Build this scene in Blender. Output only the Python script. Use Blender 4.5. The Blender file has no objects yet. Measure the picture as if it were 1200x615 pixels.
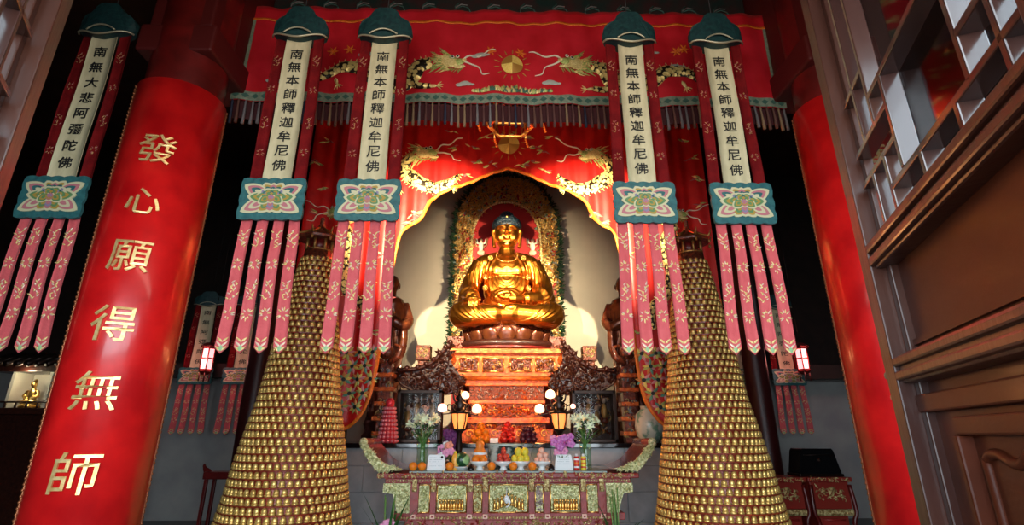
import bpy, math, random
from mathutils import Vector, Matrix, noise
random.seed(7)
SC = bpy.context.scene
COL = SC.collection
PI = math.pi
# ------------------------------------------------------------------ camera
PITCH = math.atan(202.5/600); YAW = math.radians(1.2)
CAM = (-0.1, 0.0, 1.6)
cd = bpy.data.cameras.new('camera'); cd.sensor_width = 36; cd.lens = 18; cd.clip_start = .02
cam = bpy.data.objects.new('camera', cd); COL.objects.link(cam)
cam.location = CAM; cam.rotation_euler = (PI/2+PITCH, 0, -YAW)
SC.camera = cam
_f = (math.sin(YAW)*math.cos(PITCH), math.cos(YAW)*math.cos(PITCH), math.sin(PITCH))
_r = (math.cos(YAW), -math.sin(YAW), 0)
_u = (_r[1]*_f[2]-_r[2]*_f[1], _r[2]*_f[0]-_r[0]*_f[2], _r[0]*_f[1]-_r[1]*_f[0])
def P(px, py, Y):
    """point of the hall plane y=Y that the photo shows at px,py"""
    d = [_f[i]+_r[i]*(px-600)/600+_u[i]*(307.5-py)/600 for i in range(3)]
    t = (Y-CAM[1])/d[1]
    return Vector([CAM[i]+d[i]*t for i in range(3)])
# ------------------------------------------------------------------ view, world, lights
SC.view_settings.view_transform = 'Standard'; SC.view_settings.look = 'None'
SC.view_settings.exposure = 0; SC.view_settings.gamma = 1; SC.view_settings.use_curve_mapping = False
w = bpy.data.worlds.new('world'); SC.world = w; w.use_nodes = True
w.node_tree.nodes['Background'].inputs[0].default_value = (.8, .92, 1, 1)
w.node_tree.nodes['Background'].inputs[1].default_value = 8
def light(kind, name, loc, target, energy, color, size=1, size_y=None, spot=None, blend=.3):
    l = bpy.data.lights.new(name, kind); l.energy = energy; l.color = color
    if kind == 'AREA':
        l.shape = 'RECTANGLE'; l.size = size; l.size_y = size_y or size
    else:
        l.shadow_soft_size = size
    if kind == 'SPOT':
        l.spot_size = math.radians(spot); l.spot_blend = blend
    o = bpy.data.objects.new(name, l); COL.objects.link(o); o.location = loc
    if target is not None:
        o.rotation_euler = (Vector(target)-Vector(loc)).to_track_quat('-Z', 'Y').to_euler()
    return o
# daylight of the open doorway behind the photographer (the front wall's lintel shades the upper hall)
light('AREA', 'daylight', (0, -5.5, 1.8), (0, 4, 2.0), 160, (.9, .95, 1), 8, 3.2)
po = light('AREA', 'doorway_portal', (0, -.5, 1.78), (0, 4, 1.78), 1, (1, 1, 1), 6.6, 3.56); po.data.cycles.is_portal = True
# hall spotlights behind the valance, aimed through the curtain at the statue
for sx in (-1, 1):
    light('SPOT', 'statue_spot', (sx*1.42, 4.95, 4.78), (sx*.85, 11.3, 4.2), 3400, (1, .8, .5), .025, spot=64, blend=1)
# added warm area light, no known lamp, to brighten the red valance
light('AREA', 'valance_fill', (0, 1.7, 4.7), (0, 4.7, 5.5), 52, (1, .84, .7), 4.5, .8)

light('AREA', 'curtain_fill', (0, 5.35, 4.85), (0, 7.3, 5.25), 16, (1, .72, .45), 2.6, .2)  # added warm fill on the arched curtain, no lamp hangs there
# ------------------------------------------------------------------ materials
MATS = {}
def mat(name, col, rough=.5, metal=0, col2=None, scale=8, bump=0, bscale=None, coat=0, sheen=0,
        emit=None, estr=0, trans=0, ior=1.45, tex='noise', lo=.35, hi=.65, spec=.5, stretch=None, sheen_tint=None):
    if name in MATS: return MATS[name]
    m = bpy.data.materials.new(name); m.use_nodes = True
    nt = m.node_tree; b = nt.nodes['Principled BSDF']
    b.inputs['Base Color'].default_value = (*col, 1)
    b.inputs['Roughness'].default_value = rough; b.inputs['Metallic'].default_value = metal
    b.inputs['Coat Weight'].default_value = coat; b.inputs['Coat Roughness'].default_value = .12
    b.inputs['Sheen Weight'].default_value = sheen; b.inputs['Specular IOR Level'].default_value = spec
    if sheen_tint: b.inputs['Sheen Tint'].default_value = (*sheen_tint, 1)
    b.inputs['Transmission Weight'].default_value = trans; b.inputs['IOR'].default_value = ior
    if emit:
        b.inputs['Emission Color'].default_value = (*emit, 1); b.inputs['Emission Strength'].default_value = estr
    if col2 or bump:
        tc = nt.nodes.new('ShaderNodeTexCoord'); mp = nt.nodes.new('ShaderNodeMapping')
        nt.links.new(tc.outputs['Object'], mp.inputs['Vector'])
        if stretch: mp.inputs['Scale'].default_value = stretch
        def texn(sc_):
            if tex == 'voronoi':
                t = nt.nodes.new('ShaderNodeTexVoronoi'); t.inputs['Scale'].default_value = sc_; return t, t.outputs['Distance']
            if tex == 'wave':
                t = nt.nodes.new('ShaderNodeTexWave'); t.inputs['Scale'].default_value = sc_
                t.inputs['Distortion'].default_value = 4; t.inputs['Detail'].default_value = 3; return t, t.outputs['Fac']
            t = nt.nodes.new('ShaderNodeTexNoise'); t.inputs['Scale'].default_value = sc_
            t.inputs['Detail'].default_value = 5; return t, t.outputs['Fac']
        if col2:
            t, o = texn(scale); nt.links.new(mp.outputs[0], t.inputs['Vector'])
            r = nt.nodes.new('ShaderNodeValToRGB'); nt.links.new(o, r.inputs[0])
            r.color_ramp.elements[0].position = lo; r.color_ramp.elements[1].position = hi
            r.color_ramp.elements[0].color = (*col, 1); r.color_ramp.elements[1].color = (*col2, 1)
            nt.links.new(r.outputs[0], b.inputs['Base Color'])
        if bump:
            t, o = texn(bscale or scale); nt.links.new(mp.outputs[0], t.inputs['Vector'])
            bn = nt.nodes.new('ShaderNodeBump'); bn.inputs['Strength'].default_value = bump
            bn.inputs['Distance'].default_value = .02
            nt.links.new(o, bn.inputs['Height']); nt.links.new(bn.outputs[0], b.inputs['Normal'])
    MATS[name] = m
    return m
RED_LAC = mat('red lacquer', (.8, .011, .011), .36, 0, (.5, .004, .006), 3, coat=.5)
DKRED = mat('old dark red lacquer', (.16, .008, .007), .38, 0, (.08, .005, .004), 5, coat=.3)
MAROON = mat('maroon painted wood', (.3, .035, .03), .4, 0, (.2, .02, .018), 14, .2)
LATT = mat('polished lattice wood', (.05, .018, .014), .2, 0, (.08, .03, .02), 5, .06, 40, coat=1, stretch=(1, 1, .18))
WOOD = mat('dark varnished wood', (.045, .013, .009), .34, 0, (.1, .032, .018), 5, .08, 40, coat=.22, spec=.35, stretch=(1, 1, .18))
PANELW = mat('brown varnished panel wood', (.095, .02, .008), .45, 0, (.055, .012, .005), 4, .1, 30, coat=.04, spec=.2, stretch=(.3, .3, 1))
BLACKW = mat('black brown carved wood', (.02, .006, .005), .34, 0, (.05, .012, .007), 22, .5, 28, coat=.5)
RELIEFW = mat('red brown carved wood', (.24, .05, .02), .32, .2, (.05, .012, .008), 24, .8, 30, coat=.3)
GOLD = mat('gold leaf', (.95, .62, .2), .3, 1, (.8, .42, .1), 12, .15, 30)
SUNG = mat('gold sequin disc', (1, .75, .2), .5, .25, (.9, .6, .12), 60, .3, 80)
GOLDT = mat('gold embroidery thread', (.95, .78, .36), .45, .3, (.7, .52, .16), 60, .5, 90)
GOLDB = mat('old statue gold', (.78, .31, .035), .34, 1, (.42, .14, .025), 5, .1, 30, coat=.25, lo=.3, hi=.75)
GILT = mat('pale gilt carving', (.85, .72, .35), .4, .5, (.34, .2, .06), 40, .9, 55, lo=.4, hi=.6)
GILTG = mat('greenish gilt carving', (.85, .84, .5), .4, .35, (.4, .4, .16), 45, .9, 55, lo=.4, hi=.62)
ORGW = mat('orange gilt altar wood', (.7, .17, .025), .36, .35, (.42, .06, .012), 16, .6, 26, coat=.2)
ORGP = mat('carved altar ground', (.24, .06, .03), .4, .3, (.12, .025, .015), 26, .7, 40)
SILV = mat('silvered carving', (.62, .56, .55), .35, .6, (.35, .22, .2), 40, .5, 60)
SATIN = mat('red satin', (.64, .014, .028), .5, 0, (.48, .006, .012), 3, .25, 7, sheen=.08, sheen_tint=(1, .25, .2))
SATIN2 = mat('crimson curtain satin', (.62, .012, .008), .46, 0, (.45, .006, .006), 4, .25, 9, sheen=.1, sheen_tint=(1, .3, .1))
STREAM = mat('red banner silk', (.19, .006, .007), .8, 0, (.12, .0035, .005), 9, .15, 60, spec=.15)
TAIL = mat('rose banner silk', (.7, .12, .13), .6, 0, (.62, .09, .1), 9, .15, 60, sheen=.15, sheen_tint=(1, .75, .75), spec=.25)
CREAM = mat('cream banner silk', (.66, .58, .36), .6, 0, (.54, .47, .28), 18, .1, 40, stretch=(1, 1, .3))
INK = mat('black ink', (.012, .012, .012), .6)
TEAL = mat('teal brocade', (.012, .055, .055), .5, 0, (.008, .03, .035), 30, .3)
TEALL = mat('teal lotus cloth', (.035, .15, .15), .5, 0, (.02, .1, .11), 24, .3)
PINKP = mat('pink petal silk', (.5, .17, .19), .5); OCHP = mat('ochre petal silk', (.42, .27, .05), .5)
GRNP = mat('green petal silk', (.12, .25, .1), .5); VIOP = mat('grey violet petal silk', (.26, .22, .34), .5)
CREAMT = mat('cream thread', (.6, .56, .34), .5)
GRNT = mat('green gold thread', (.55, .6, .2), .45, .25, (.28, .36, .08), 60)
BORD = mat('green grey brocade border', (.3, .38, .28), .55, 0, (.1, .15, .12), 26, .3, tex='voronoi', lo=.3, hi=.5)
ORANGEB = mat('orange gold braid', (.85, .2, .015), .5, .1, (.7, .13, .01), 50, .4)
SCALE = mat('dragon scale embroidery', (.02, .015, .008), .45, .4, (.9, .7, .25), 22, .6, tex='voronoi', lo=.55, hi=.3)
# voronoi distance: small near cell centre -> gold cell, dark between
_r0 = [n for n in SCALE.node_tree.nodes if n.type == 'VALTORGB'][0].color_ramp
_r0.elements[0].position = .52; _r0.elements[1].position = .62
_r0.elements[0].color = (.9, .7, .25, 1); _r0.elements[1].color = (.02, .012, .006, 1)
WHITE = mat('white glaze', (.78, .8, .8), .2, coat=.4); PAPER = mat('white paper card', (.82, .86, .88), .6)
BLK = mat('black lacquer', (.006, .006, .007), .12, coat=.6); IRON = mat('dark bronze', (.03, .018, .014), .3, .7)
BLUEH = mat('dark blue hair', (.006, .014, .028), .45, 0, (.012, .03, .045), 20)
ORANGE = mat('orange peel', (.85, .25, .01), .42, 0, (.8, .18, .01), 20, .15, 60)
REDF = mat('red apple skin', (.7, .03, .02), .3, 0, (.5, .015, .01), 10); YELF = mat('yellow fruit skin', (.85, .68, .05), .4, 0, (.7, .6, .05), 9)
PEACH = mat('pink peach skin', (.85, .38, .28), .5, 0, (.8, .5, .38), 12); LEAF = mat('green leaf', (.04, .15, .03), .4, 0, (.02, .08, .02), 9)
STEM = mat('pale green stem', (.12, .25, .06), .45); LILY = mat('pale green white petal', (.8, .88, .6), .5); ORCH = mat('magenta petal', (.5, .08, .42), .5, 0, (.65, .25, .55), 30)
PINKF = mat('pink petal', (.75, .3, .5), .5)
GLASS = None
MARBLE = mat('grey stone', (.46, .48, .5), .45, 0, (.34, .36, .38), 4, .1)
STONET = mat('pale green stone top', (.32, .4, .36), .35, 0, (.24, .32, .3), 5)
PLASTER = mat('cream plaster', (.62, .55, .44), .8, 0, (.56, .5, .4), 2)
WWALL = mat('white wall', (.4, .4, .38), .8, 0, (.3, .3, .3), 1.5)
DARKWALL = mat('near black timber', (.02, .012, .01), .7, 0, (.035, .018, .014), 3)  # near-black brown tone for walls, ceiling and beams
FLOORM = mat('dark stone floor', (.07, .065, .06), .35, 0, (.045, .04, .038), 3)
GLOW = mat('lamp glass', (1, .7, .4), .4, emit=(1, .66, .42), estr=1.9)
GLOWP = mat('pink lamp glass', (1, .6, .5), .4, emit=(1, .42, .3), estr=5)
GLOWO = mat('orange lantern glass', (1, .4, .1), .4, emit=(1, .25, .05), estr=1.3)
LANT = mat('red lantern glass', (1, .4, .4), .4, emit=(1, .22, .22), estr=3.2)

def thin_glass(name, tint, ior=1.5):
    m = bpy.data.materials.new(name); m.use_nodes = True; nt = m.node_tree; nt.nodes.clear()
    o = nt.nodes.new('ShaderNodeOutputMaterial'); mx = nt.nodes.new('ShaderNodeMixShader'); tr = nt.nodes.new('ShaderNodeBsdfTransparent')
    gl = nt.nodes.new('ShaderNodeBsdfGlossy'); gl.inputs['Roughness'].default_value = .05; lw = nt.nodes.new('ShaderNodeLayerWeight'); lw.inputs[0].default_value = .5; fr = nt.nodes.new('ShaderNodeMath'); fr.operation = 'MULTIPLY_ADD'; pw = nt.nodes.new('ShaderNodeMath'); pw.operation = 'POWER'; pw.inputs[1].default_value = 4; nt.links.new(lw.outputs['Facing'], pw.inputs[0]); nt.links.new(pw.outputs[0], fr.inputs[0]); fr.inputs[1].default_value = .6; fr.inputs[2].default_value = .05 if ior > 1.3 else .01
    tr.inputs[0].default_value = (*tint, 1); nt.links.new(fr.outputs[0], mx.inputs[0]); nt.links.new(tr.outputs[0], mx.inputs[1]); nt.links.new(gl.outputs[0], mx.inputs[2]); nt.links.new(mx.outputs[0], o.inputs[0])
    MATS[name] = m; return m
GLASS = thin_glass('clear glass', (.86, .95, .88)); CASEG = thin_glass('case glass', (.8, .8, .8), 1.15); PANE = thin_glass('window glass', (.8, .84, .86))
# ------------------------------------------------------------------ mesh helpers
class MB:
    def __init__(s): s.v = []; s.f = []; s.m = []; s.s = []
    def add(s, vs, fs, m=0, sm=False):
        b = len(s.v); s.v += [tuple(p) for p in vs]
        for f in fs: s.f.append([i+b for i in f]); s.m.append(m); s.s.append(sm)
        return s
    def box(s, c, d, m=0, rot=None, taper=1):
        x, y, z = d[0]/2, d[1]/2, d[2]/2
        vs = [Vector((i*x*(taper if k > 0 else 1), j*y*(taper if k > 0 else 1), k*z)) for k in (-1, 1) for j in (-1, 1) for i in (-1, 1)]
        if rot is not None: vs = [rot @ p for p in vs]
        s.add([p+Vector(c) for p in vs], [(0, 2, 3, 1), (4, 5, 7, 6), (0, 1, 5, 4), (2, 6, 7, 3), (0, 4, 6, 2), (1, 3, 7, 5)], m); return s
    def box2(s, a, b, m=0):
        return s.box([(a[i]+b[i])/2 for i in range(3)], [abs(b[i]-a[i]) for i in range(3)], m)
    def ell(s, c, r, m=0, n=10, k=6, rot=None, sm=True):
        if not hasattr(r, '__len__'): r = (r, r, r)
        vs = [Vector((0, 0, r[2]))]
        for i in range(1, k):
            a = PI*i/k
            for j in range(n):
                t = 2*PI*j/n; vs.append(Vector((r[0]*math.sin(a)*math.cos(t), r[1]*math.sin(a)*math.sin(t), r[2]*math.cos(a))))
        vs.append(Vector((0, 0, -r[2])))
        if rot is not None: vs = [rot @ p for p in vs]
        fs = [(0, 1+j, 1+(j+1) % n) for j in range(n)]
        for i in range(k-2):
            for j in range(n):
                a = 1+i*n+j; b = 1+i*n+(j+1) % n; fs.append((a, a+n, b+n, b))
        L = len(vs)-1; q = 1+(k-2)*n
        fs += [(L, q+(j+1) % n, q+j) for j in range(n)]
        return s.add([p+Vector(c) for p in vs], fs, m, sm)
    def lathe(s, prof, c=(0, 0, 0), n=24, m=0, sm=True, a0=0, a1=2*PI):
        full = abs(a1-a0-2*PI) < 1e-6; nn = n if full else n+1
        vs = [(c[0]+r*math.cos(a0+(a1-a0)*j/n), c[1]+r*math.sin(a0+(a1-a0)*j/n), c[2]+z) for r, z in prof for j in range(nn)]
        fs = []
        for i in range(len(prof)-1):
            for j in range(n):
                a = i*nn+j; b = i*nn+(j+1) % nn; fs.append((a, b, b+nn, a+nn))
        return s.add(vs, fs, m, sm)
    def tube(s, pts, r, n=8, m=0, flat=None, sm=True):
        """flat: (normal, factor) squashes the section along a direction"""
        pts = [Vector(p) for p in pts]; k = len(pts)
        rs = r if hasattr(r, '__len__') else [r]*k
        up = None; rings = []
        for i in range(k):
            t = (pts[min(i+1, k-1)]-pts[max(i-1, 0)])
            t = t.normalized() if t.length > 1e-9 else Vector((0, 0, 1))
            if flat is not None: up = Vector(flat[0])
            elif up is None: up = Vector((0, 0, 1)) if abs(t.z) < .9 else Vector((1, 0, 0))
            a = t.cross(up)
            a = a.normalized() if a.length > 1e-6 else Vector((1, 0, 0)); b = a.cross(t).normalized(); up = b if flat is None else up
            q = flat[1] if flat else 1
            for j in range(n):
                an = 2*PI*j/n; rings.append(pts[i]+a*rs[i]*math.cos(an)+b*rs[i]*math.sin(an)*q)
        fs = [(i*n+j, i*n+(j+1) % n, (i+1)*n+(j+1) % n, (i+1)*n+j) for i in range(k-1) for j in range(n)]
        fs += [tuple(range(n-1, -1, -1)), tuple((k-1)*n+j for j in range(n))]
        return s.add(rings, fs, m, sm)
    def prism(s, poly, fn, d0, d1, m=0, side=None, sm=False):
        """poly: 2D outline; fn(a,b,d) -> point; d0..d1 its thickness"""
        n = len(poly); vs = [fn(a, b, d0) for a, b in poly]+[fn(a, b, d1) for a, b in poly]
        s.add(vs, [tuple(range(n)), tuple(range(2*n-1, n-1, -1))], m, False)
        s.add(vs, [(i, n+i, n+(i+1) % n, (i+1) % n) for i in range(n)], m if side is None else side, sm); return s
    def grid(s, fn, nu, nv, m=0, sm=True, th=0):
        vs = [fn(i/nu, j/nv) for j in range(nv+1) for i in range(nu+1)]
        W = nu+1
        return s.add(vs, [(j*W+i, j*W+i+1, (j+1)*W+i+1, (j+1)*W+i) for j in range(nv) for i in range(nu)], m, sm)
    def build(s, name, mats, parent=None, loc=None, solid=0, bevel=0):
        me = bpy.data.meshes.new(name); me.from_pydata(s.v, [], s.f)
        mats = mats if isinstance(mats, (list, tuple)) else [mats]
        for q in mats: me.materials.append(q)
        me.polygons.foreach_set('material_index', s.m); me.polygons.foreach_set('use_smooth', s.s)
        me.update()
        o = bpy.data.objects.new(name, me); COL.objects.link(o)
        if parent: o.parent = parent
        if loc is not None: o.location = loc
        if solid:
            md = o.modifiers.new('solid', 'SOLIDIFY'); md.thickness = solid; md.offset = 0
        if bevel:
            md = o.modifiers.new('bevel', 'BEVEL'); md.width = bevel; md.segments = 2; md.limit_method = 'ANGLE'
        return o
def tag(o, label=None, cat=None, group=None, kind=None):
    if label: o['label'] = label
    if cat: o['category'] = cat
    if group: o['group'] = group
    if kind: o['kind'] = kind
    return o
def thing(name, label, cat, loc=(0, 0, 0), rz=0, group=None, sc=1):
    o = bpy.data.objects.new(name, None); COL.objects.link(o); o.location = loc; o.rotation_euler = (0, 0, rz)
    o.scale = (sc, sc, sc) if not hasattr(sc, '__len__') else sc
    o.empty_display_size = .1
    return tag(o, label, cat, group)
def struct(name, mb, m, parent=None, label=None, **k):
    o = mb.build(name, m, parent, **k)
    if parent is None: o['kind'] = 'structure'
    if label: o['label'] = label
    return o
def copy_tree(o, parent=None):
    c = o.copy(); COL.objects.link(c); c.parent = parent
    for ch in list(o.children): copy_tree(ch, c)
    return c
_gl = {}
def glyph(ch, bold=.012, ext=.02):
    k = (ch, bold, ext)
    if k not in _gl:
        cu = bpy.data.curves.new('t', 'FONT'); cu.body = ch; cu.size = 1; cu.align_x = 'CENTER'; cu.align_y = 'CENTER'
        cu.extrude = ext; cu.offset = bold; cu.resolution_u = 3
        o = bpy.data.objects.new('t', cu); COL.objects.link(o)
        dg = bpy.context.evaluated_depsgraph_get(); me = bpy.data.meshes.new_from_object(o.evaluated_get(dg))
        vs = [v.co.copy() for v in me.vertices]
        if vs:
            cx = (min(v.x for v in vs)+max(v.x for v in vs))/2; cy = (min(v.y for v in vs)+max(v.y for v in vs))/2
            hh = max(max(v.y for v in vs)-min(v.y for v in vs), max(v.x for v in vs)-min(v.x for v in vs))
            vs = [Vector(((v.x-cx)/hh, (v.y-cy)/hh, v.z)) for v in vs]
        _gl[k] = (vs, [tuple(p.vertices) for p in me.polygons])
        bpy.data.objects.remove(o); bpy.data.curves.remove(cu); bpy.data.meshes.remove(me)
    return _gl[k]
def remesh(mb, vox, smooth=2):
    me = bpy.data.meshes.new('r'); me.from_pydata(mb.v, [], mb.f); me.update()
    o = bpy.data.objects.new('r', me); COL.objects.link(o)
    md = o.modifiers.new('r', 'REMESH'); md.mode = 'VOXEL'; md.voxel_size = vox; md.use_smooth_shade = True
    s = o.modifiers.new('s', 'SMOOTH'); s.iterations = smooth; s.factor = .5
    dg = bpy.context.evaluated_depsgraph_get(); out = bpy.data.meshes.new_from_object(o.evaluated_get(dg))
    bpy.data.objects.remove(o); bpy.data.meshes.remove(me)
    for p in out.polygons: p.use_smooth = True
    return out
def obj_from(me, name, m, parent=None, loc=None):
    me.materials.clear(); me.materials.append(m); me.name = name
    o = bpy.data.objects.new(name, me); COL.objects.link(o)
    if parent: o.parent = parent
    if loc is not None: o.location = loc
    return o
def spline(pts, n=6):
    """Catmull-Rom through points of any dimension"""
    out = []; N = len(pts)
    for i in range(N-1):
        p0, p1, p2, p3 = pts[max(i-1, 0)], pts[i], pts[i+1], pts[min(i+2, N-1)]
        for k in range(n):
            t = k/n
            out.append(tuple(.5*((2*b)+(-a+c)*t+(2*a-5*b+4*c-d)*t*t+(-a+3*b-3*c+d)*t**3) for a, b, c, d in zip(p0, p1, p2, p3)))
    out.append(tuple(pts[-1])); return out
def leafpoly(mb, fn, x, y, ang, L, W, h, m=0, curl=0):
    """a pointed leaf or petal on a surface: fn(x,y,h)"""
    ca, sa = math.cos(ang), math.sin(ang)
    pr = [(0, 0), (.25, .8), (.6, .75), (1, curl), (.6, -.75), (.25, -.8)]
    vs = [fn(x+a*L*ca-b*W/2*sa, y+a*L*sa+b*W/2*ca, 0) for a, b in pr]+[fn(x+.45*L*ca, y+.45*L*sa, h)]
    mb.add(vs, [(i, (i+1) % 6, 6) for i in range(6)], m, False)
# ================================================================== the room
struct('floor', MB().box2((-13, -.9, -.1), (13, 13.2, 0)), FLOORM)
struct('ground', MB().box2((-13, -9, -.3), (13, -.9, -.12)), mat('dark paving', (.07, .07, .07), .6))  # unseen courtyard, kept dark so little light bounces into the hall
struct('ceiling', MB().box2((-13, -.9, 8.6), (13, 13.2, 8.8)), DARKWALL)
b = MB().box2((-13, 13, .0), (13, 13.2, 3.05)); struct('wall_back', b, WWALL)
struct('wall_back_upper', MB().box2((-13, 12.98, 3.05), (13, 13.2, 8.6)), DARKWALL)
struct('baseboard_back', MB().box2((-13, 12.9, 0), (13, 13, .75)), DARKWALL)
struct('wall_left', MB().box2((-13.2, -.9, 0), (-13, 13.2, 8.6)), DARKWALL)
struct('wall_right', MB().box2((13, -.9, 0), (13.2, 13.2, 8.6)), DARKWALL)
b = MB().box2((-13, -.45, 0), (-3.3, -.2, 8.6)).box2((3.3, -.45, 0), (13, -.2, 8.6)).box2((-3.3, -.45, 3.57), (3.3, -.2, 8.6))
struct('wall_front', b, DARKWALL)
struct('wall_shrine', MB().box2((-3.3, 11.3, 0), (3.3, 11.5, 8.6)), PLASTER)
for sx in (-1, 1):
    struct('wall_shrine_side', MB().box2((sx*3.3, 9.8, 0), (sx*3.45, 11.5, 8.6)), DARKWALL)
# painted tie beam above the valance
BY = 4.98
b = MB().box2((-2.9, BY, 6.22), (2.9, BY+.3, 6.95))
struct('trim_1', b, mat('dark painted beam', (.012, .03, .026), .5, 0, (.05, .02, .02), 5))
b = MB()
for i in range(14):
    x = -2.6+i*.4
    for k in range(3): b.tube([(x+.1*math.cos(a+k), BY-.01, 6.5+.03*k+.1*math.sin(a+k)) for a in (0, .8, 1.6, 2.4)], .008, 5, k % 2)
struct('trim_2', b, [mat('worn teal paint', (.05, .12, .1), .6), mat('worn white paint', (.2, .2, .19), .6)])
# ------------------------------------------------------------------ red round columns and their curved couplet boards
CX = 3.22; CY = 4.3; CR = .335; BR = .375
CHARS = '發心願得無師智'
def column(sx, lab):
    t = thing('round_column', lab, 'column', (sx*CX, CY, 0), 0, None)
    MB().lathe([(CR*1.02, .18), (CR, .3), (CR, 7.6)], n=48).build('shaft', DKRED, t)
    MB().lathe([(0, 0), (.52, 0), (.56, .08), (.52, .16), (CR*1.05, .2), (0, .2)], n=40).build('stone_base', MARBLE, t)
    b = MB().box2((-.36, -.3, 5.05), (.36, .6, 5.35)).box2((-.3, -.28, 5.35), (.3, .8, 7.6))
    b.build('bracket_block', mat('dark red timber', (.09, .008, .007), .5), t, bevel=.02)  # dark red tone of the bracket timber
    return t
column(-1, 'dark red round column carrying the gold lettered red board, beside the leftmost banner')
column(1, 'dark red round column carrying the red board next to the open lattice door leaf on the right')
def board(sx, lab):
    t = thing('couplet_board', lab, 'couplet board', (sx*CX, CY, 0))
    face = math.atan2(-CY, -sx*CX)+sx*.05       # turned towards the doorway
    a0, a1 = face-1.45, face+1.45
    b = MB(); n = 40
    pr = [(BR, .95-.6), (BR, 4.68)]
    def f(r, a, z): return (r*math.cos(a), r*math.sin(a), z)
    vs = []
    for i in range(n+1):
        a = a0+(a1-a0)*i/n; vs += [f(BR, a, .35), f(BR, a, 4.68), f(CR+.002, a, 4.68), f(CR+.002, a, .35)]
    fs = []
    for i in range(n):
        for k in range(4): fs.append((4*i+k, 4*i+4+k, 4*i+4+(k+1) % 4, 4*i+(k+1) % 4))
    fs += [(0, 1, 2, 3), (4*n+3, 4*n+2, 4*n+1, 4*n)]
    b.add(vs, fs, 0, False)
    o = b.build('curved_board', RED_LAC, t)
    for p in o.data.polygons: p.use_smooth = p.index < 4*n
    e = MB()                                     # beaded gilt rim on each long edge
    for a in (a0+.01, a1-.01):
        e.tube([f(BR, a, .35+.0866*k) for k in range(51)], .008, 6)
        for k in range(110): e.ell(f(BR+.004, a, .36+.0395*k), (.011, .011, .014), n=6, k=4)
    e.build('beaded_rim', mat('dull bronze bead', (.3, .1, .04), .35, .6), t)
    return t, face
def put_char(t, ch, face, z, s, off=0, aspect=1.0, shear=.04):
    vs, fs = glyph(ch, .003, .03); out = []
    for v in vs:
        lx = v.x*s*aspect+v.y*s*shear+off; a = face+lx/BR
        r = BR+.004+(v.z+.03)*.22
        out.append((r*math.cos(a), r*math.sin(a), z+v.y*s))
    MB().add(out, fs).build('gilt_character', GOLDC, t)
GOLDC = mat('raised gilt letter', (.9, .66, .3), .35, .55, (.75, .45, .15), 30)
tl, fl = board(-1, 'tall red lacquer board with large gold characters curved around the left column')
LB = [(185, 178), (168, 239), (153, 302), (132, 380), (113, 458), (88, 554)]
for (px, py), ch in zip(LB, CHARS):
    q = P(px, py, CY-.3); put_char(tl, ch, fl, q.z, .28 if ch != '心' else .24, -.09)
put_char(tl, '智', fl, .62, .28, -.09)
tr, fr = board(1, 'tall red lacquer board curved around the right column, partly hidden by the door leaf')
for py, ch in ((190, '種'), (325, '善')):
    q = P(1000, py, CY-.3); put_char(tr, ch, fr, q.z, .28, .17)

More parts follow.
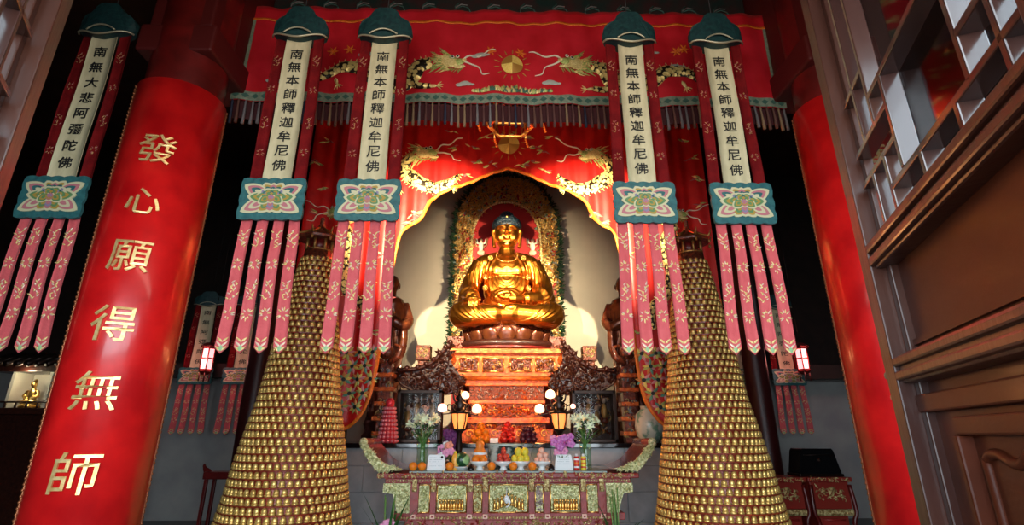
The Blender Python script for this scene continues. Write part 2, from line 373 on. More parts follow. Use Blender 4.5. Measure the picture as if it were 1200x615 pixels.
# ------------------------------------------------------------------ the door leaves with their lattice
def leaf(name, lab, A, ang, flip=1, zoff=0):
    """u runs from the free edge towards the hinge, t is the depth behind the visible face, z the height"""
    t = thing(name, None, None, (A[0], A[1], 0)); t['kind'] = 'structure'; t['label'] = lab
    an = math.radians(ang); L = Vector((-math.sin(an)*flip, -math.cos(an), 0)); N = Vector((math.cos(an)*flip, -math.sin(an), 0))
    def F(u, d, z): return L*u+N*d+Vector((0, 0, z))
    def bx(b, u0, u1, t0, t1, z0, z1, m=0):
        vs = [F(u, d, z) for u in (u0, u1) for d in (t0, t1) for z in (z0, z1)]
        b.add(vs, [(0, 1, 3, 2), (4, 6, 7, 5), (0, 4, 5, 1), (2, 3, 7, 6), (0, 2, 6, 4), (1, 5, 7, 3)], m)
    UE = 1.02; ZT = 3.42
    b = MB(); bx(b, -.05, .03, -.012, .055, .06, ZT); bx(b, .03, .06, .025, .05, .06, ZT); b.build('stile', WOOD, t, bevel=.004)
    b = MB(); bx(b, UE-.12, UE, -.012, .055, .06, ZT); b.build('stile', WOOD, t, bevel=.004)
    for z0, z1 in ((2.05, 2.13), (1.73, 1.805), (.62, .72), (.06, .3), (3.28, 3.42)):
        b = MB(); h = z1-z0
        bx(b, .03, UE-.12, .0, .05, z0, z1); bx(b, .03, UE-.12, -.014, .01, z0+.1*h, z0+.42*h); bx(b, .03, UE-.12, -.014, .01, z0+.58*h, z0+.9*h)
        b.build('rail', WOOD, t, bevel=.006)
    b = MB(); bx(b, .03, UE-.12, .045, .055, 1.80, 2.06); bx(b, .06, UE-.15, .035, .047, 1.825, 1.84)
    b.build('upper_panel', PANELW, t)
    b = MB(); bx(b, .03, UE-.12, .045, .055, .7, 1.74); bx(b, .03, UE-.12, .02, .05, 1.655, 1.7); bx(b, .22, UE-.3, .02, .05, 1.6, 1.64)
    bx(b, .21, .235, .015, .05, .8, 1.60); bx(b, UE-.325, UE-.3, .015, .05, .8, 1.6)
    b.build('lower_panel', PANELW, t, bevel=.005)
    b = MB(); pts = [(.30, 1.0), (.30, 1.3), (.30, 1.53), (.305, 1.553), (.33, 1.563), (.37, 1.562), (.41, 1.55), (.45, 1.55), (.5, 1.575), (.54, 1.585), (.58, 1.575), (.62, 1.55), (.66, 1.54), (.70, 1.54), (.70, 1.3), (.70, 1.0)]
    pts = [(u*.93+.0, z) for u, z in pts]
    b.tube([F(u, .043, z) for u, z in spline(pts, 4)], .011, 8)
    b.build('cloud_moulding', PANELW, t)
    # lattice bars
    b = MB(); W = .018
    def V(u, z0, z1): bx(b, u-W/2, u+W/2, .008, .052, z0, z1)
    def H(z, u0, u1): bx(b, u0, u1, .008, .052, z-W/2, z+W/2)
    for zz in (0, 1):
        m = (lambda z: z) if zz == 0 else (lambda z: 5.74-z)
        def v(u, a, c): V(u, *sorted((m(a), m(c))))
        def h(z, a, c): H(m(z), a, c)
        v(.25, 2.39, 2.87); v(.35, 2.21, 2.475); h(2.475, .25, UE-.12); v(.70, 2.20, 2.475); v(.81, 2.13, 2.30)
        h(2.30, .70, .9); h(2.20, .25, .9); v(.635, 2.13, 2.2); v(.45, 2.13, 2.2); h(2.57, .06, .25); h(2.39, .06, .35)
        h(2.295, .06, .35); v(.255, 2.13, 2.30); v(.155, 2.13, 2.3)
    V(.155, 2.39, 3.25)
    b.build('lattice', LATT, t, bevel=.003)
    b = MB(); bx(b, .03, UE-.12, .052, .055, 2.12, 3.3)
    b.build('window_glass', PANE, t)
    b = MB(); bx(b, -.058, -.048, .0, .006, 1.62, 1.86); bx(b, -.06, -.05, -.006, .03, 1.70, 1.725); b.ell(F(-.06, .0, 1.76), .014); b.ell(F(-.06, .0, 1.70), .011)
    b.build('brass_latch', mat('worn brass', (.4, .36, .25), .35, .8), t)
    return t
leaf('door_1', 'open dark wooden lattice door leaf at the right edge', (.98, 1.4), 21.5)
leaf('door_2', 'open dark wooden lattice door leaf at the top left', (-1.33, 1.14), 30, -1)
# ================================================================== hanging prayer banners
BNY = 4.0
def bz(y): return P(357, y, BNY).z
ZT = bz(14)
Z = lambda y: bz(y)-ZT                          # local height below the banner's top
MOT = {}
def motif(b, fn, x, z, s, m, seed, kind=0):
    """an embroidered plant sprig or blossom"""
    R = random.Random(seed)
    for k in range(15 if kind == 0 else 11):
        if kind == 0: zz = z+s*(.42-.06*k); xx = x+R.uniform(-.16, .16)*s; a = (1 if k % 2 else -1)*R.uniform(.3, 1.2)+PI/2
        else: a = 2*PI*k/11+R.random(); xx = x+.1*s*math.cos(a); zz = z+.08*s+.13*s*math.sin(a)
        leafpoly(b, fn, xx, zz, a, s*R.uniform(.13, .26), s*.085, .004, m+(k % 3 == 0))
def strip(x0t, x1t, zt, x0b, x1b, zb, y=0, th=.006, point=0, seed=0):
    """a slightly waving cloth strip, its surface function and its mesh"""
    R = random.Random(seed); ph = R.uniform(0, 6); am = .008
    def fn(u, v, h=0):                          # u,v in 0..1
        z = zt+(zb-zt)*v; x = (x0t+(x1t-x0t)*u)*(1-v)+(x0b+(x1b-x0b)*u)*v
        return (x, y+am*math.sin(ph+v*7)+.004*math.sin(u*6+ph)-h, z-(point*(1-abs(2*u-1)) if v >= .9999 else 0))
    b = MB(); NU, NV = 4, 26
    b.grid(lambda u, v: fn(u, v, th/2), NU, NV, 0); n = len(b.v)
    b.grid(lambda u, v: fn(u, v, -th/2), NU, NV, 0)
    W = NU+1
    loop = list(range(W))+[i*W+NU for i in range(1, NV+1)]+[NV*W+i for i in range(NU-1, -1, -1)]+[i*W for i in range(NV-1, 0, -1)]
    b.f += [(loop[k], loop[(k+1) % len(loop)], loop[(k+1) % len(loop)]+n, loop[k]+n) for k in range(len(loop))]
    b.m += [0]*len(loop); b.s += [False]*len(loop)
    xm = lambda v: (x0t+x1t)/2*(1-v)+(x0b+x1b)/2*v
    def sf(x, z, h=0):                          # surface by metric offsets around the middle line
        v = max(0, min(1, (z-zt)/(zb-zt))); x_ = x+xm(v)
        return (x_, y+am*math.sin(ph+v*7)-th/2-.003-h, z)
    return b, sf
def banner(name, lab, text, loc, rz=0, group=None, sc=1, detail=True):
    t = thing(name, lab, 'banner', loc, rz, group, sc)
    # cloud shaped canopy: scalloped front, domed top
    w2 = .262; zb = Z(46)
    b = MB(); poly = []
    for k in range(41):
        u = -1+k/20; lobes = .035*abs(math.sin(u*PI*1.5+PI/2))
        hh_ = max(math.sqrt(max(0, 1-(u/.72)**2)), .62*math.sqrt(max(0, 1-((abs(u)-.62)/.38)**2))); top = -(1-hh_)*abs(zb)*.86
        poly.append((u*w2, top-.012*math.cos(u*9)))
    bot = []
    for k in range(1, 24):
        u = 1-k/12; bot.append((u*w2*.98, zb-.012+.05*math.cos(u*PI)*(-1)*.6-.01))
    pl = poly+bot
    def cf(x, z, d): 
        bul = .07*math.sqrt(max(0, 1-(x/w2)**2)); return (x, -d*bul-.012*(1 if d > 0 else -1), z)
    b.prism(pl, cf, 1, -1, 0, sm=True)
    zc = lambda u: zb-.022-.03*math.cos(u*PI)
    b.tube([(u*w2*.98, -.085*math.sqrt(max(0, 1-u*u))-.012, zc(u)) for u in [-1+k/14 for k in range(29)]], .009, 6, 1)
    b.tube([(u*w2*.5, -.085*math.sqrt(max(0, 1-u*u*.25))-.014, zb+.05-.05*u*u) for u in [-1+k/8 for k in range(17)]], .008, 6, 1)
    for k in range(9):
        u = -.4+k*.1; b.ell((u*w2, -.05, -.045-.3*u*u*.3), (.014, .02, .01), 1, 6, 4)
    b.build('cloud_canopy', [TEAL, mat('silver gold piping', (.6, .55, .38), .4, .6)], t)
    # middle text strip
    zp = Z(216)
    mb_, sf = strip(-.118, .118, zb+.03, -.122, .122, zp, -.012, seed=len(text)+int(abs(loc[0])*10))
    tp = mb_.build('text_strip', CREAM, t)
    n = len(text); z0 = Z(66); z1 = Z(195)
    for i, ch in enumerate(text):
        vs, fs = glyph(ch, .004, .01); zc_ = z0+(z1-z0)*i/(n-1)
        MB().add([sf(v.x*.118, zc_+v.y*.108, (v.z+.01)*.25) for v in vs], fs).build('character', INK, tp)
    # embroidered red side streamers
    for s in (-1, 1):
        m_, sf2 = strip(s*.182-.048, s*.182+.048, zb+.04, s*.196-.052, s*.196+.052, zp-.02, .004, seed=s+5)
        for k, yy in enumerate((72, 106, 145, 180)):
            motif(m_, sf2, 0, Z(yy), .13, 1, k+3*s, k % 2)
        m_.build('side_streamer', [STREAM, mat('dull gold thread', (.42, .2, .08), .5, .4), mat('rose thread', (.36, .08, .08), .5)], t)
    # lotus plate
    zt_, zb_ = Z(213), Z(259); pw = .262; hh = (zt_-zb_)/2; zc = (zt_+zb_)/2
    pl = []
    def edge(ax, ay, bx_, by, n=5, amp=.012):
        for k in range(n*4):
            q = k/(n*4); x = ax+(bx_-ax)*q; y = ay+(by-ay)*q; L = math.hypot(bx_-ax, by-ay)
            nx, ny = (by-ay)/L, -(bx_-ax)/L; o = amp*abs(math.sin(q*PI*n)); pl.append((x+nx*o, y+ny*o))
    edge(-pw, hh, -pw*1.0, -hh, 3); edge(-pw, -hh, pw, -hh, 5); edge(pw, -hh, pw, hh, 3); edge(pw, hh, -pw, hh, 5)
    pl = [(x, y*1) for x, y in pl]
    b = MB(); b.prism([(x, zc+y) for x, y in pl], lambda x, z, d: (x, -.035-d, z), .012, -.012, 0)
    def petal(cx, cz, ang, L, W, cols):
        for j, c in enumerate(cols):
            q = 1-.24*j; P_ = []
            for k in range(15):
                s_ = k/14; a = PI*s_; wv = math.sin(a)**.7*W*q/2
                P_.append((L*(1-q)*.45+s_*L*q, wv*1.22))
            P_ = P_+[(x, -y) for x, y in P_[-2:0:-1]]
            ca, sa = math.cos(ang), math.sin(ang)
            b.prism([(cx+x*ca-y*sa, zc+cz+x*sa+y*ca) for x, y in P_], lambda x, z, d: (x, -.047-d, z), .0015*j+.003+.002*petal.n, 0, c)
        petal.n += .35
    petal.n = 0
    # materials: 0 teal 1 cream 2 pink 3 ochre 4 green 5 violet
    def fan(angs, q, W, cols, cz=0, s0=.0):
        for i, dg in enumerate(angs):
            for sg in ((1,) if dg in (90, -90) else (1, -1)):
                an = math.radians(dg if sg > 0 else 180-dg); L = min(.25/max(.01, abs(math.cos(an))), (.15-abs(cz)*.3)/max(.01, abs(math.sin(an))))*q
                petal(s0*math.cos(an), cz+s0*math.sin(an), an, L-s0, W, cols[i % len(cols)])
    fan((62, 90), .98, .1, ((1, 3, 0, 3), (1, 2, 0, 2)), .0); fan((27, -27), .97, .105, ((1, 2, 0, 1), (1, 2, 1, 2)), .0)
    fan((-58, -90), .98, .105, ((1, 3, 4, 3), (1, 2, 5, 2)), .01); fan((4,), .82, .085, ((1, 4, 3, 4),), .0)
    fan((38, 12), .52, .075, ((1, 5, 0, 5), (1, 4, 3, 4)), .0); fan((60, 90), .62, .08, ((1, 4, 3, 4), (1, 4, 0, 3)), -.005)
    fan((-35, -90), .5, .07, ((1, 4, 3, 4), (1, 2, 3, 2)), .02); fan((90,), .5, .062, ((1, 2, 5, 2),), -.035)
    b.build('lotus_plate', [TEALL, CREAMT, PINKP, OCHP, GRNP, VIOP], t)
    # four rose tails
    for k in range(4):
        xc0 = (-1.5+k)*.131; xc1 = (-1.5+k)*.148; zt2, zb2 = Z(256), Z(407)
        m_, sf3 = strip(xc0-.044, xc0+.044, zt2, xc1-.0505, xc1+.0505, zb2, 0, point=.05, seed=k+11)
        for j, yy in enumerate((281, 312, 342, 370)): motif(m_, sf3, 0, Z(yy), .17, 1, j*7+k, j % 2)
        for j, q in enumerate((0, .035, .07)):
            for s in (-1, 1): leafpoly(m_, sf3, 0, Z(410)+q-.01, PI/2-s*.85, .06, .02, .003, 1+j % 2)
        leafpoly(m_, sf3, 0, Z(412), PI/2, .05, .05, .004, 3)
        m_.build('tail', [TAIL, GOLDT, mat('pale rose gold thread', (.8, .6, .45), .45, .3), mat('green thread', (.3, .5, .25), .5)], t)
    return t
T1 = '南無大悲阿彌陀佛'; T2 = '南無本師釋迦牟尼佛'
for x, tx, lab in ((-3.86, T1, 'hanging cloth banner left of the left red column, outermost, eight black characters'),
                   (-2.04, T2, 'hanging cloth banner just right of the left red column, in front of black void'),
                   (-1.235, T2, 'hanging cloth banner in front of the left end of the arched curtain and left dragon'),
                   (1.12, T2, 'hanging cloth banner in front of the right side of the arched curtain and right dragon'),
                   (1.965, T2, 'hanging cloth banner over the right end of the valance, nearest the right red column')):
    banner('prayer_banner', lab, tx, (x, BNY, ZT), 0, 'prayer banners across the front')
# the same kind of banners deep in the side bays
for x0, yb, lab in ((-6.22, 10.6, 'dim distant banner left of the small red lantern, between left column and cone tower'), (-5.35, 10.6, 'dim distant banner right of the small red lantern in the left bay'),
                    (4.93, 10.6, 'dim distant banner in the right bay left of the red lantern'), (5.8, 10.6, 'dim distant banner in the right bay, right of the red lantern')):
    banner('side_bay_banner', lab, '南無阿彌陀佛', (x0, yb, P(240, 342, yb).z), 0, 'distant banners in the side bays', (1.25, 1, .86))
# their hanging rods
for x, y, z, n, lab in ((-3.86, BNY, ZT, 1, 'thin dark cord holding up the outermost left banner'), (-2.04, BNY, ZT, 1, 'thin dark cord holding up the banner beside the left column'), (-1.235, BNY, ZT, 1, 'thin dark cord holding up the banner by the left dragon'), (1.12, BNY, ZT, 1, 'thin dark cord holding up the banner by the right dragon'), (1.965, BNY, ZT, 1, 'thin dark cord holding up the banner nearest the right column')):
    tag(MB().tube([(0, 0, -.03), (0, 0, 8.6-z)], .006, 6).build('banner_cord', INK, None, (x, y, z)), lab, 'cord')
for x, y in ((-6.22, 10.6), (-5.35, 10.6), (4.93, 10.6), (5.8, 10.6)):
    z = P(240, 342, y).z
    tag(MB().tube([(0, 0, -.03), (0, 0, 8.6-z)], .006, 6).build('banner_cord', INK, None, (x, y, z)), 'dark cord above a distant banner in a side bay', 'cord', 'cords of the distant banners')
# ================================================================== valance with dragons
VY = 4.68
def vwave(x, z): return .016*math.sin(x*9)+.01*math.sin(x*23+z*3)
VT = P(600, 13, VY).z; VB = P(600, 122, VY).z; VW = 3.0
tv = thing('dragon_valance', 'wide red embroidered valance with fringe hung between the two red columns', 'valance', (0, VY, 0))
def vs_(x, z, h=0): return (x, vwave(x, z)-h, z)
b = MB(); b.grid(lambda u, v: vs_(-VW+2*VW*u, VB+(VT-VB)*v), 150, 24, 0); b.build('red_cloth', SATIN, tv, solid=.008)
b = MB(); b.grid(lambda u, v: vs_(-VW+2*VW*u, VB+(P(600, 28, VY).z-VB)*0+(VT-.19)+.19*v, .012), 100, 3, 0); b.build('top_band', SATIN, tv, solid=.006)
b = MB(); b.grid(lambda u, v: vs_(-VW+2*VW*u, VT-.205+.03*v, .014), 120, 2, 0); b.build('orange_braid', ORANGEB, tv, solid=.004)
bw = .11
b = MB(); b.grid(lambda u, v: vs_(-VW+2*VW*u, VB+bw*v, .014), 140, 3, 0)
for s in (-1, 1): b.grid(lambda u, v: vs_(s*(VW-bw*u), VB+bw+(VT-.2-VB-bw)*v, .014), 3, 20, 0)
nd = 62
for i in range(nd):                              # diamonds woven into the border
    x = -VW+.06+(2*VW-.12)*i/(nd-1); z = VB+bw/2
    b.add([vs_(x-.04, z, .019), vs_(x, z-.032, .019), vs_(x+.04, z, .019), vs_(x, z+.032, .019)], [(0, 1, 2, 3)], 1)
b.build('brocade_border', [mat('pale grey green brocade', (.24, .29, .2), .6, 0, (.15, .19, .13), 30), mat('dark green diamond thread', (.05, .12, .09), .5)], tv)
cols = [mat('grey tassel', (.16, .14, .14), .7), mat('brown tassel', (.12, .05, .035), .7), mat('ochre tassel', (.24, .15, .08), .7), mat('maroon tassel', (.1, .035, .03), .7), mat('dark blue tassel', (.02, .025, .05), .7)]
zf = P(600, 148, VY).z
for i in range(88):
    x = -VW+.03+(2*VW-.06)*i/87; m = random.choice(cols[:4]) if i % 11 else cols[4]
    zb_ = zf+random.uniform(-.015, .015)
    MB().tube([vs_(x, VB+.005), vs_(x, VB-.03), vs_(x, VB-.045), vs_(x+.004, (VB+zb_)/2), vs_(x+.006, zb_)], [.008, .014, .01, .014, .017], 6).build('tassel', m, tv)
b = MB(); b.grid(lambda u, v: vs_(-VW+2*VW*u, zf+.07+(VB-zf-.07)*v, -.03), 120, 3, 0); b.build('fringe_net', mat('dark maroon net', (.05, .008, .01), .8), tv)

# ---- dragon embroidery drawn in the photo's plane coordinates
def ribbon(b, fn, pts, ws, h, m=0, n=7):
    """raised embroidered ribbon: pts in 2D, widths ws; half-round profile"""
    pts = spline([(*p, w_) for p, w_ in zip(pts, ws)], 7); k = len(pts); rows = []
    for i in range(k):
        a = pts[max(i-1, 0)]; c = pts[min(i+1, k-1)]; tx, ty = c[0]-a[0], c[1]-a[1]; L = math.hypot(tx, ty) or 1
        nx, ny = -ty/L, tx/L; x, y, w_ = pts[i]
        for j in range(n):
            q = -1+2*j/(n-1); rows.append(fn(x+nx*q*w_, y+ny*q*w_, h*math.sqrt(max(0, 1-q*q))))
    b.add(rows, [(i*n+j, i*n+j+1, (i+1)*n+j+1, (i+1)*n+j) for i in range(k-1) for j in range(n-1)], m, True)
    return pts
def dragon(b, fn, body, widths, hx, hy, s, k=1, hang=0, paws=(), seed=1):
    """body path in 2D, head at hx,hy of size s facing k (+1 right); materials: 0 scales 1 gold 2 green gold 3 cream 4 black"""
    R = random.Random(seed)
    pts = ribbon(b, fn, body, widths, s*.10, 0)
    for i in range(1, len(pts)-1, 2):            # dorsal spines
        a, c = pts[i-1], pts[i+1]; an = math.atan2(c[1]-a[1], c[0]-a[0])
        leafpoly(b, fn, pts[i][0]-math.sin(an)*pts[i][2]*k, pts[i][1]+math.cos(an)*pts[i][2]*k, an+k*1.3, s*.14, s*.06, s*.02, 1)
    def H(x, y): 
        x *= k; c_, s_ = math.cos(hang), math.sin(hang); return hx+(x*c_-y*s_)*s, hy+(x*s_+y*c_)*s
    dir0 = hang if k > 0 else PI+hang
    for j in range(46):                          # mane
        r = R.random(); a = PI+R.uniform(-.95, .95); x, y = H(-.15+R.uniform(-.35, .3), R.uniform(-.38, .3))
        aa = hang+(a if k > 0 else PI-a)
        leafpoly(b, fn, x, y, aa, s*R.uniform(.35, .75), s*.09, s*R.uniform(.05, .09), 1+(j % 2), .3)
    for (cx, cy, rx, ry, m) in ((0, 0, .42, .3, 1), (.38, .02, .26, .17, 2), (.1, .16, .22, .14, 2), (.6, .08, .13, .1, 1), (.42, -.24, .26, .08, 1)):
        x, y = H(cx, cy); P_ = [(x+rx*s*math.cos(q*PI/8)*math.cos(hang)-ry*s*math.sin(q*PI/8)*math.sin(hang), y+rx*s*math.cos(q*PI/8)*math.sin(hang)+ry*s*math.sin(q*PI/8)*math.cos(hang)) for q in range(16)]
        vs = [fn(px_, py_, s*.03) for px_, py_ in P_]+[fn(x, y, s*.14)]
        b.add(vs, [(q, (q+1) % 16, 16) for q in range(16)], m, True)
    for ex, ey in ((.12, .17), (.34, .2)):       # eyes
        x, y = H(ex, ey)
        for r_, m, h in ((.085, 3, .15), (.05, 4, .17)):
            b.add([fn(x+r_*s*math.cos(q*PI/4), y+r_*s*math.sin(q*PI/4), s*h) for q in range(8)], [tuple(range(8))], m)
    for j in range(5):                           # teeth
        x, y = H(.25+j*.09, -.12); leafpoly(b, fn, x, y, -PI/2, s*.08, s*.05, s*.05, 3)
    for j in range(9):                           # beard
        x, y = H(.1+j*.06, -.28); leafpoly(b, fn, x, y, -PI/2-k*.6+R.uniform(-.3, .3), s*R.uniform(.2, .35), s*.05, s*.04, 2)
    for sg in (1, -1):                           # horns and whiskers
        x, y = H(-.05, .25); leafpoly(b, fn, x, y, hang+(PI-.5*sg-.2 if k > 0 else .5*sg+.2), s*.5, s*.07, s*.08, 1)
    for wp in ([(.55, .1), (.85, .35), (1.3, .3), (1.7, .55), (1.95, .6)], [(.5, .1), (.8, -.05), (1.25, -.25), (1.4, -.6), (1.7, -.65)]):
        ribbon(b, fn, [H(*q) for q in wp], [s*.045, s*.04, s*.03, s*.025, s*.012], s*.05, 3, 5)
    for (px_, py_, an) in paws:
        for q in range(4): leafpoly(b, fn, px_, py_, an+(q-1.5)*.5, s*.3, s*.07, s*.05, 1)
        leafpoly(b, fn, px_-math.cos(an)*s*.35, py_-math.sin(an)*s*.35, an, s*.45, s*.2, s*.08, 1)
DMATS = [SCALE, GOLDT, GRNT, mat('ivory thread', (.8, .72, .55), .5), INK]
def vpx(px, py, k=1):                            # photo point on the valance plane, mirrored when k=-1
    q = P(px, py, VY); return (q.x if k > 0 else -q.x+.0, q.z)
def fnv(x, z, h=0): return vs_(x, z, .013+h)
for k in (1, -1):
    b = MB(); V_ = lambda *q: vpx(*q, k)
    body = [V_(*q) for q in ((372, 97), (385, 86), (402, 79), (420, 80), (433, 90), (447, 97), (465, 100), (482, 92), (490, 80), (505, 74))]
    hx, hz = V_(527, 73)
    dragon(b, fnv, body, [.015, .05, .07, .08, .085, .09, .1, .1, .09, .07], hx, hz, .26, k,
           paws=[(*V_(395, 98), -1.2), (*V_(455, 108), -1.2), (*V_(512, 102), 0 if k > 0 else PI)], seed=3)
    ribbon(b, fnv, [V_(*q) for q in ((482, 80), (484, 95), (490, 102), (505, 102))], [.05, .055, .04, .03], .03, 0)
    b.build('dragon_embroidery', DMATS, tv)
b = MB(); cx, cz = vpx(594, 77); cx = 0
def sunball(b, fn, cx, cz, r, ma=0, mb_=1):
    for i in range(24):
        a0, a1 = 2*PI*i/24, 2*PI*(i+1)/24; h0 = .03
        b.add([fn(cx, cz, .035), fn(cx+r*math.cos(a0), cz+r*math.sin(a0), .004), fn(cx+r*math.cos(a1), cz+r*math.sin(a1), .004)], [(0, 1, 2)], ma if (i//6) % 2 == 0 else mb_, True)
    for i in range(14):
        a = 2*PI*i/14+.2; leafpoly(b, fn, cx+1.15*r*math.cos(a), cz+1.15*r*math.sin(a), a, r*.6, r*.14, .008, mb_)
sunball(b, fnv, cx, cz, .12)
b.build('flaming_pearl', [SUNG, mat('bronze gold thread', (.5, .25, .05), .5, .3)], tv)
b = MB()
for i in range(60):                              # wave and rock band under the pearl
    x = -.42+.84*i/59; z = VB+bw+.03; h = .05+.07*(1-abs(x)/.42)*random.uniform(.5, 1)
    leafpoly(b, fnv, x, z, PI/2+random.uniform(-.5, .5), h, .05, .012, random.choice((0, 1, 2)))
b.build('wave_embroidery', [GOLDT, GRNT, mat('dark green thread', (.05, .13, .08), .5)], tv)
for px, py in ((430, 66), (544, 99), (645, 99), (562, 66), (760, 62), (790, 80), (350, 60), (322, 95)):
    b = MB(); q = P(px, py, VY)
    for dx, dz, r in ((-.05, 0, .035), (0, .012, .045), (.05, .0, .03), (.09, -.005, .02)):
        b.add([fnv(q.x+dx+r*1.3*math.cos(a*PI/6), q.z+dz+r*.7*math.sin(a*PI/6), .004) for a in range(12)]+[fnv(q.x+dx, q.z+dz, .02)], [(a, (a+1) % 12, 12) for a in range(12)], 0, True)
    b.build('cloud_embroidery', mat('pale mauve green thread', (.42, .42, .36), .5), tv)
for px, py in ((390, 60), (410, 58), (800, 60), (792, 62), (338, 112), (610, 62), (575, 62)):
    b = MB(); q = P(px, py, VY)
    for i in range(6): leafpoly(b, fnv, q.x, q.z, i*1.05, .07, .03, .006, 0)
    b.build('flower_embroidery', ORANGEB, tv)

# ================================================================== arched inner curtain
AY = 7.3
ta = thing('arched_curtain', 'red embroidered curtain with an orange edged arched opening in front of the golden statue', 'curtain', (0, AY, 0))
half = [(594, 199), (577, 205), (560, 212), (545, 218), (530, 223), (516, 229), (507, 236), (502, 246), (497, 256), (488, 264), (478, 268), (472, 274), (469, 284), (465, 300), (458, 340), (452, 380), (447, 415), (443, 440), (436, 468), (425, 488), (412, 500), (398, 506), (386, 505), (374, 495), (362, 480)]
hb = [(-(P(px, py, AY).x-.02), P(px, py, AY).z) for px, py in half]
hb[0] = (0, hb[0][1]); hb += [(hb[-1][0]+.12, 2.0), (hb[-1][0]+.26, 2.5), (hb[-1][0]+.40, 3.1), (2.94, 3.5)]
den = spline(hb, 5)
bx_ = [d[0] for d in den]
for i in range(1, len(bx_)): bx_[i] = max(bx_[i], bx_[i-1]+.0015)
den = [(x, d[1]) for x, d in zip(bx_, den)]
AT = 6.55; XO = den[-1][0]
def awave(x, z): return .035*math.sin(x*11+.3*z)*min(1, max(0, (abs(x)-.3)))+.012*math.sin(x*31)
def as_(x, z, h=0): return (x, awave(x, z)-h, z)
full = [(-x, z) for x, z in reversed(den[1:])]+den
NV = 34; b = MB(); vs = []
for j in range(NV+1):
    for x, z in full:
        top = AT; vs.append(as_(x, z+(top-z)*j/NV))
W = len(full)
b.add(vs, [(j*W+i, j*W+i+1, (j+1)*W+i+1, (j+1)*W+i) for j in range(NV) for i in range(W-1)], 0, True)
b.build('red_cloth', SATIN2, ta, solid=.008)
def inward(i, d):
    a = full[max(i-1, 0)]; c = full[min(i+1, W-1)]; tx, tz = c[0]-a[0], c[1]-a[1]; L = math.hypot(tx, tz) or 1
    return (full[i][0]-tz/L*d, full[i][1]+tx/L*d)
b = MB(); vs = []
for i in range(W):
    for d, h in ((-.006, .006), (.0, .02), (.02, .024), (.04, .02), (.044, .008)):
        p = inward(i, d); vs.append(as_(p[0], p[1], h))
b.add(vs, [(i*5+j, i*5+j+1, i*5+5+j+1, i*5+5+j) for i in range(W-1) for j in range(4)], 0, True)
b.build('orange_edge', ORANGEB, ta)
def fna(x, z, h=0): return as_(x, z, .012+h)
def apx(px, py, k=1):
    q = P(px, py, AY); return ((q.x-.02) if k > 0 else -(q.x-.02), q.z)
for k in (1, -1):
    A_ = lambda *q: apx(*q, k); b = MB()
    body = [A_(*q) for q in ((540, 205), (530, 214), (512, 219), (496, 216), (484, 208), (476, 200), (478, 188), (486, 182))]
    hx, hz = A_(499, 180)
    dragon(b, fna, body, [.02, .07, .1, .11, .11, .1, .09, .08], hx, hz, .33, k, .15*k, paws=[(*A_(532, 222), -.5 if k > 0 else -2.6), (*A_(470, 222), -1.5)], seed=5)
    b.build('dragon_embroidery', DMATS, ta)
    b = MB()                                     # long dragon bodies hanging down the side panels
    body = [A_(*q) for q in ((462, 240), (425, 250), (405, 262), (412, 280), (409, 300), (404, 322), (412, 345), (428, 360), (425, 385))]
    dragon(b, fna, body, [.03, .07, .09, .08, .08, .08, .08, .06, .03], *A_(398, 248), .26, -k, 0, paws=[(*A_(440, 330), -1.2), (*A_(395, 300), -2)], seed=9)
    b.build('dragon_embroidery', DMATS, ta)
b = MB(); sunball(b, fna, 0, apx(594, 170)[1], .17, 0, 1); b.build('flaming_pearl', [SUNG, mat('bronze gold thread', (1, 1, 1))], ta)
fl = [(555, 172), (563, 190), (570, 160), (583, 157), (607, 158), (618, 161), (628, 172), (626, 190), (638, 200), (549, 205), (640, 178), (535, 175), (575, 193), (612, 193), (650, 160), (532, 155), (372, 190), (380, 220), (376, 250), (810, 185), (818, 210), (822, 240), (806, 165), (385, 165),
      (455, 350), (450, 300), (440, 390), (737, 300), (745, 350), (750, 390), (700, 252), (708, 262), (488, 252), (480, 260)]
for i, (px, py) in enumerate(fl):
    q = apx(px, py); b = MB()
    for j in range(5): leafpoly(b, fna, q[0]+random.uniform(-.05, .05), q[1]+random.uniform(-.02, .02), random.choice((0, PI))+random.uniform(-.6, .6), .11, .035, .012, (i+j) % 3)
    b.build('flower_embroidery', [GOLDT, mat('rose thread', (1, 1, 1)), GRNT], ta)
for s in (-1, 1):                                # brocade of lotus blossoms on each rounded lower end
    b = MB(); R = random.Random(4)
    zl = lambda x: next((z for xx, z in den if xx >= x), 1.7)
    for row in range(6):
        for c_ in range(6):
            x = 1.62+c_*.19+(row % 2)*.09; z = 1.78+row*.185
            if x > 2.65 or z < zl(x)+.12: continue
            for j in range(9):
                a = 2*PI*j/9+R.random()*.3; leafpoly(b, fna, s*x, z, a, .1+R.random()*.03, .055, .014, (j+row*2+c_) % 5)
            b.add([fna(s*x+.028*math.cos(a*PI/4), z-.0+.028*math.sin(a*PI/4), .024) for a in range(8)], [tuple(range(8))], 5)
    pass
    b.build('lotus_brocade', [mat('olive thread', (.4, .42, .12), .5), mat('orange thread', (.7, .25, .06), .5), mat('sea green thread', (.12, .3, .2), .5), mat('pink lotus thread', (.65, .25, .25), .5), mat('yellow thread', (.75, .55, .12), .5), INK], ta)

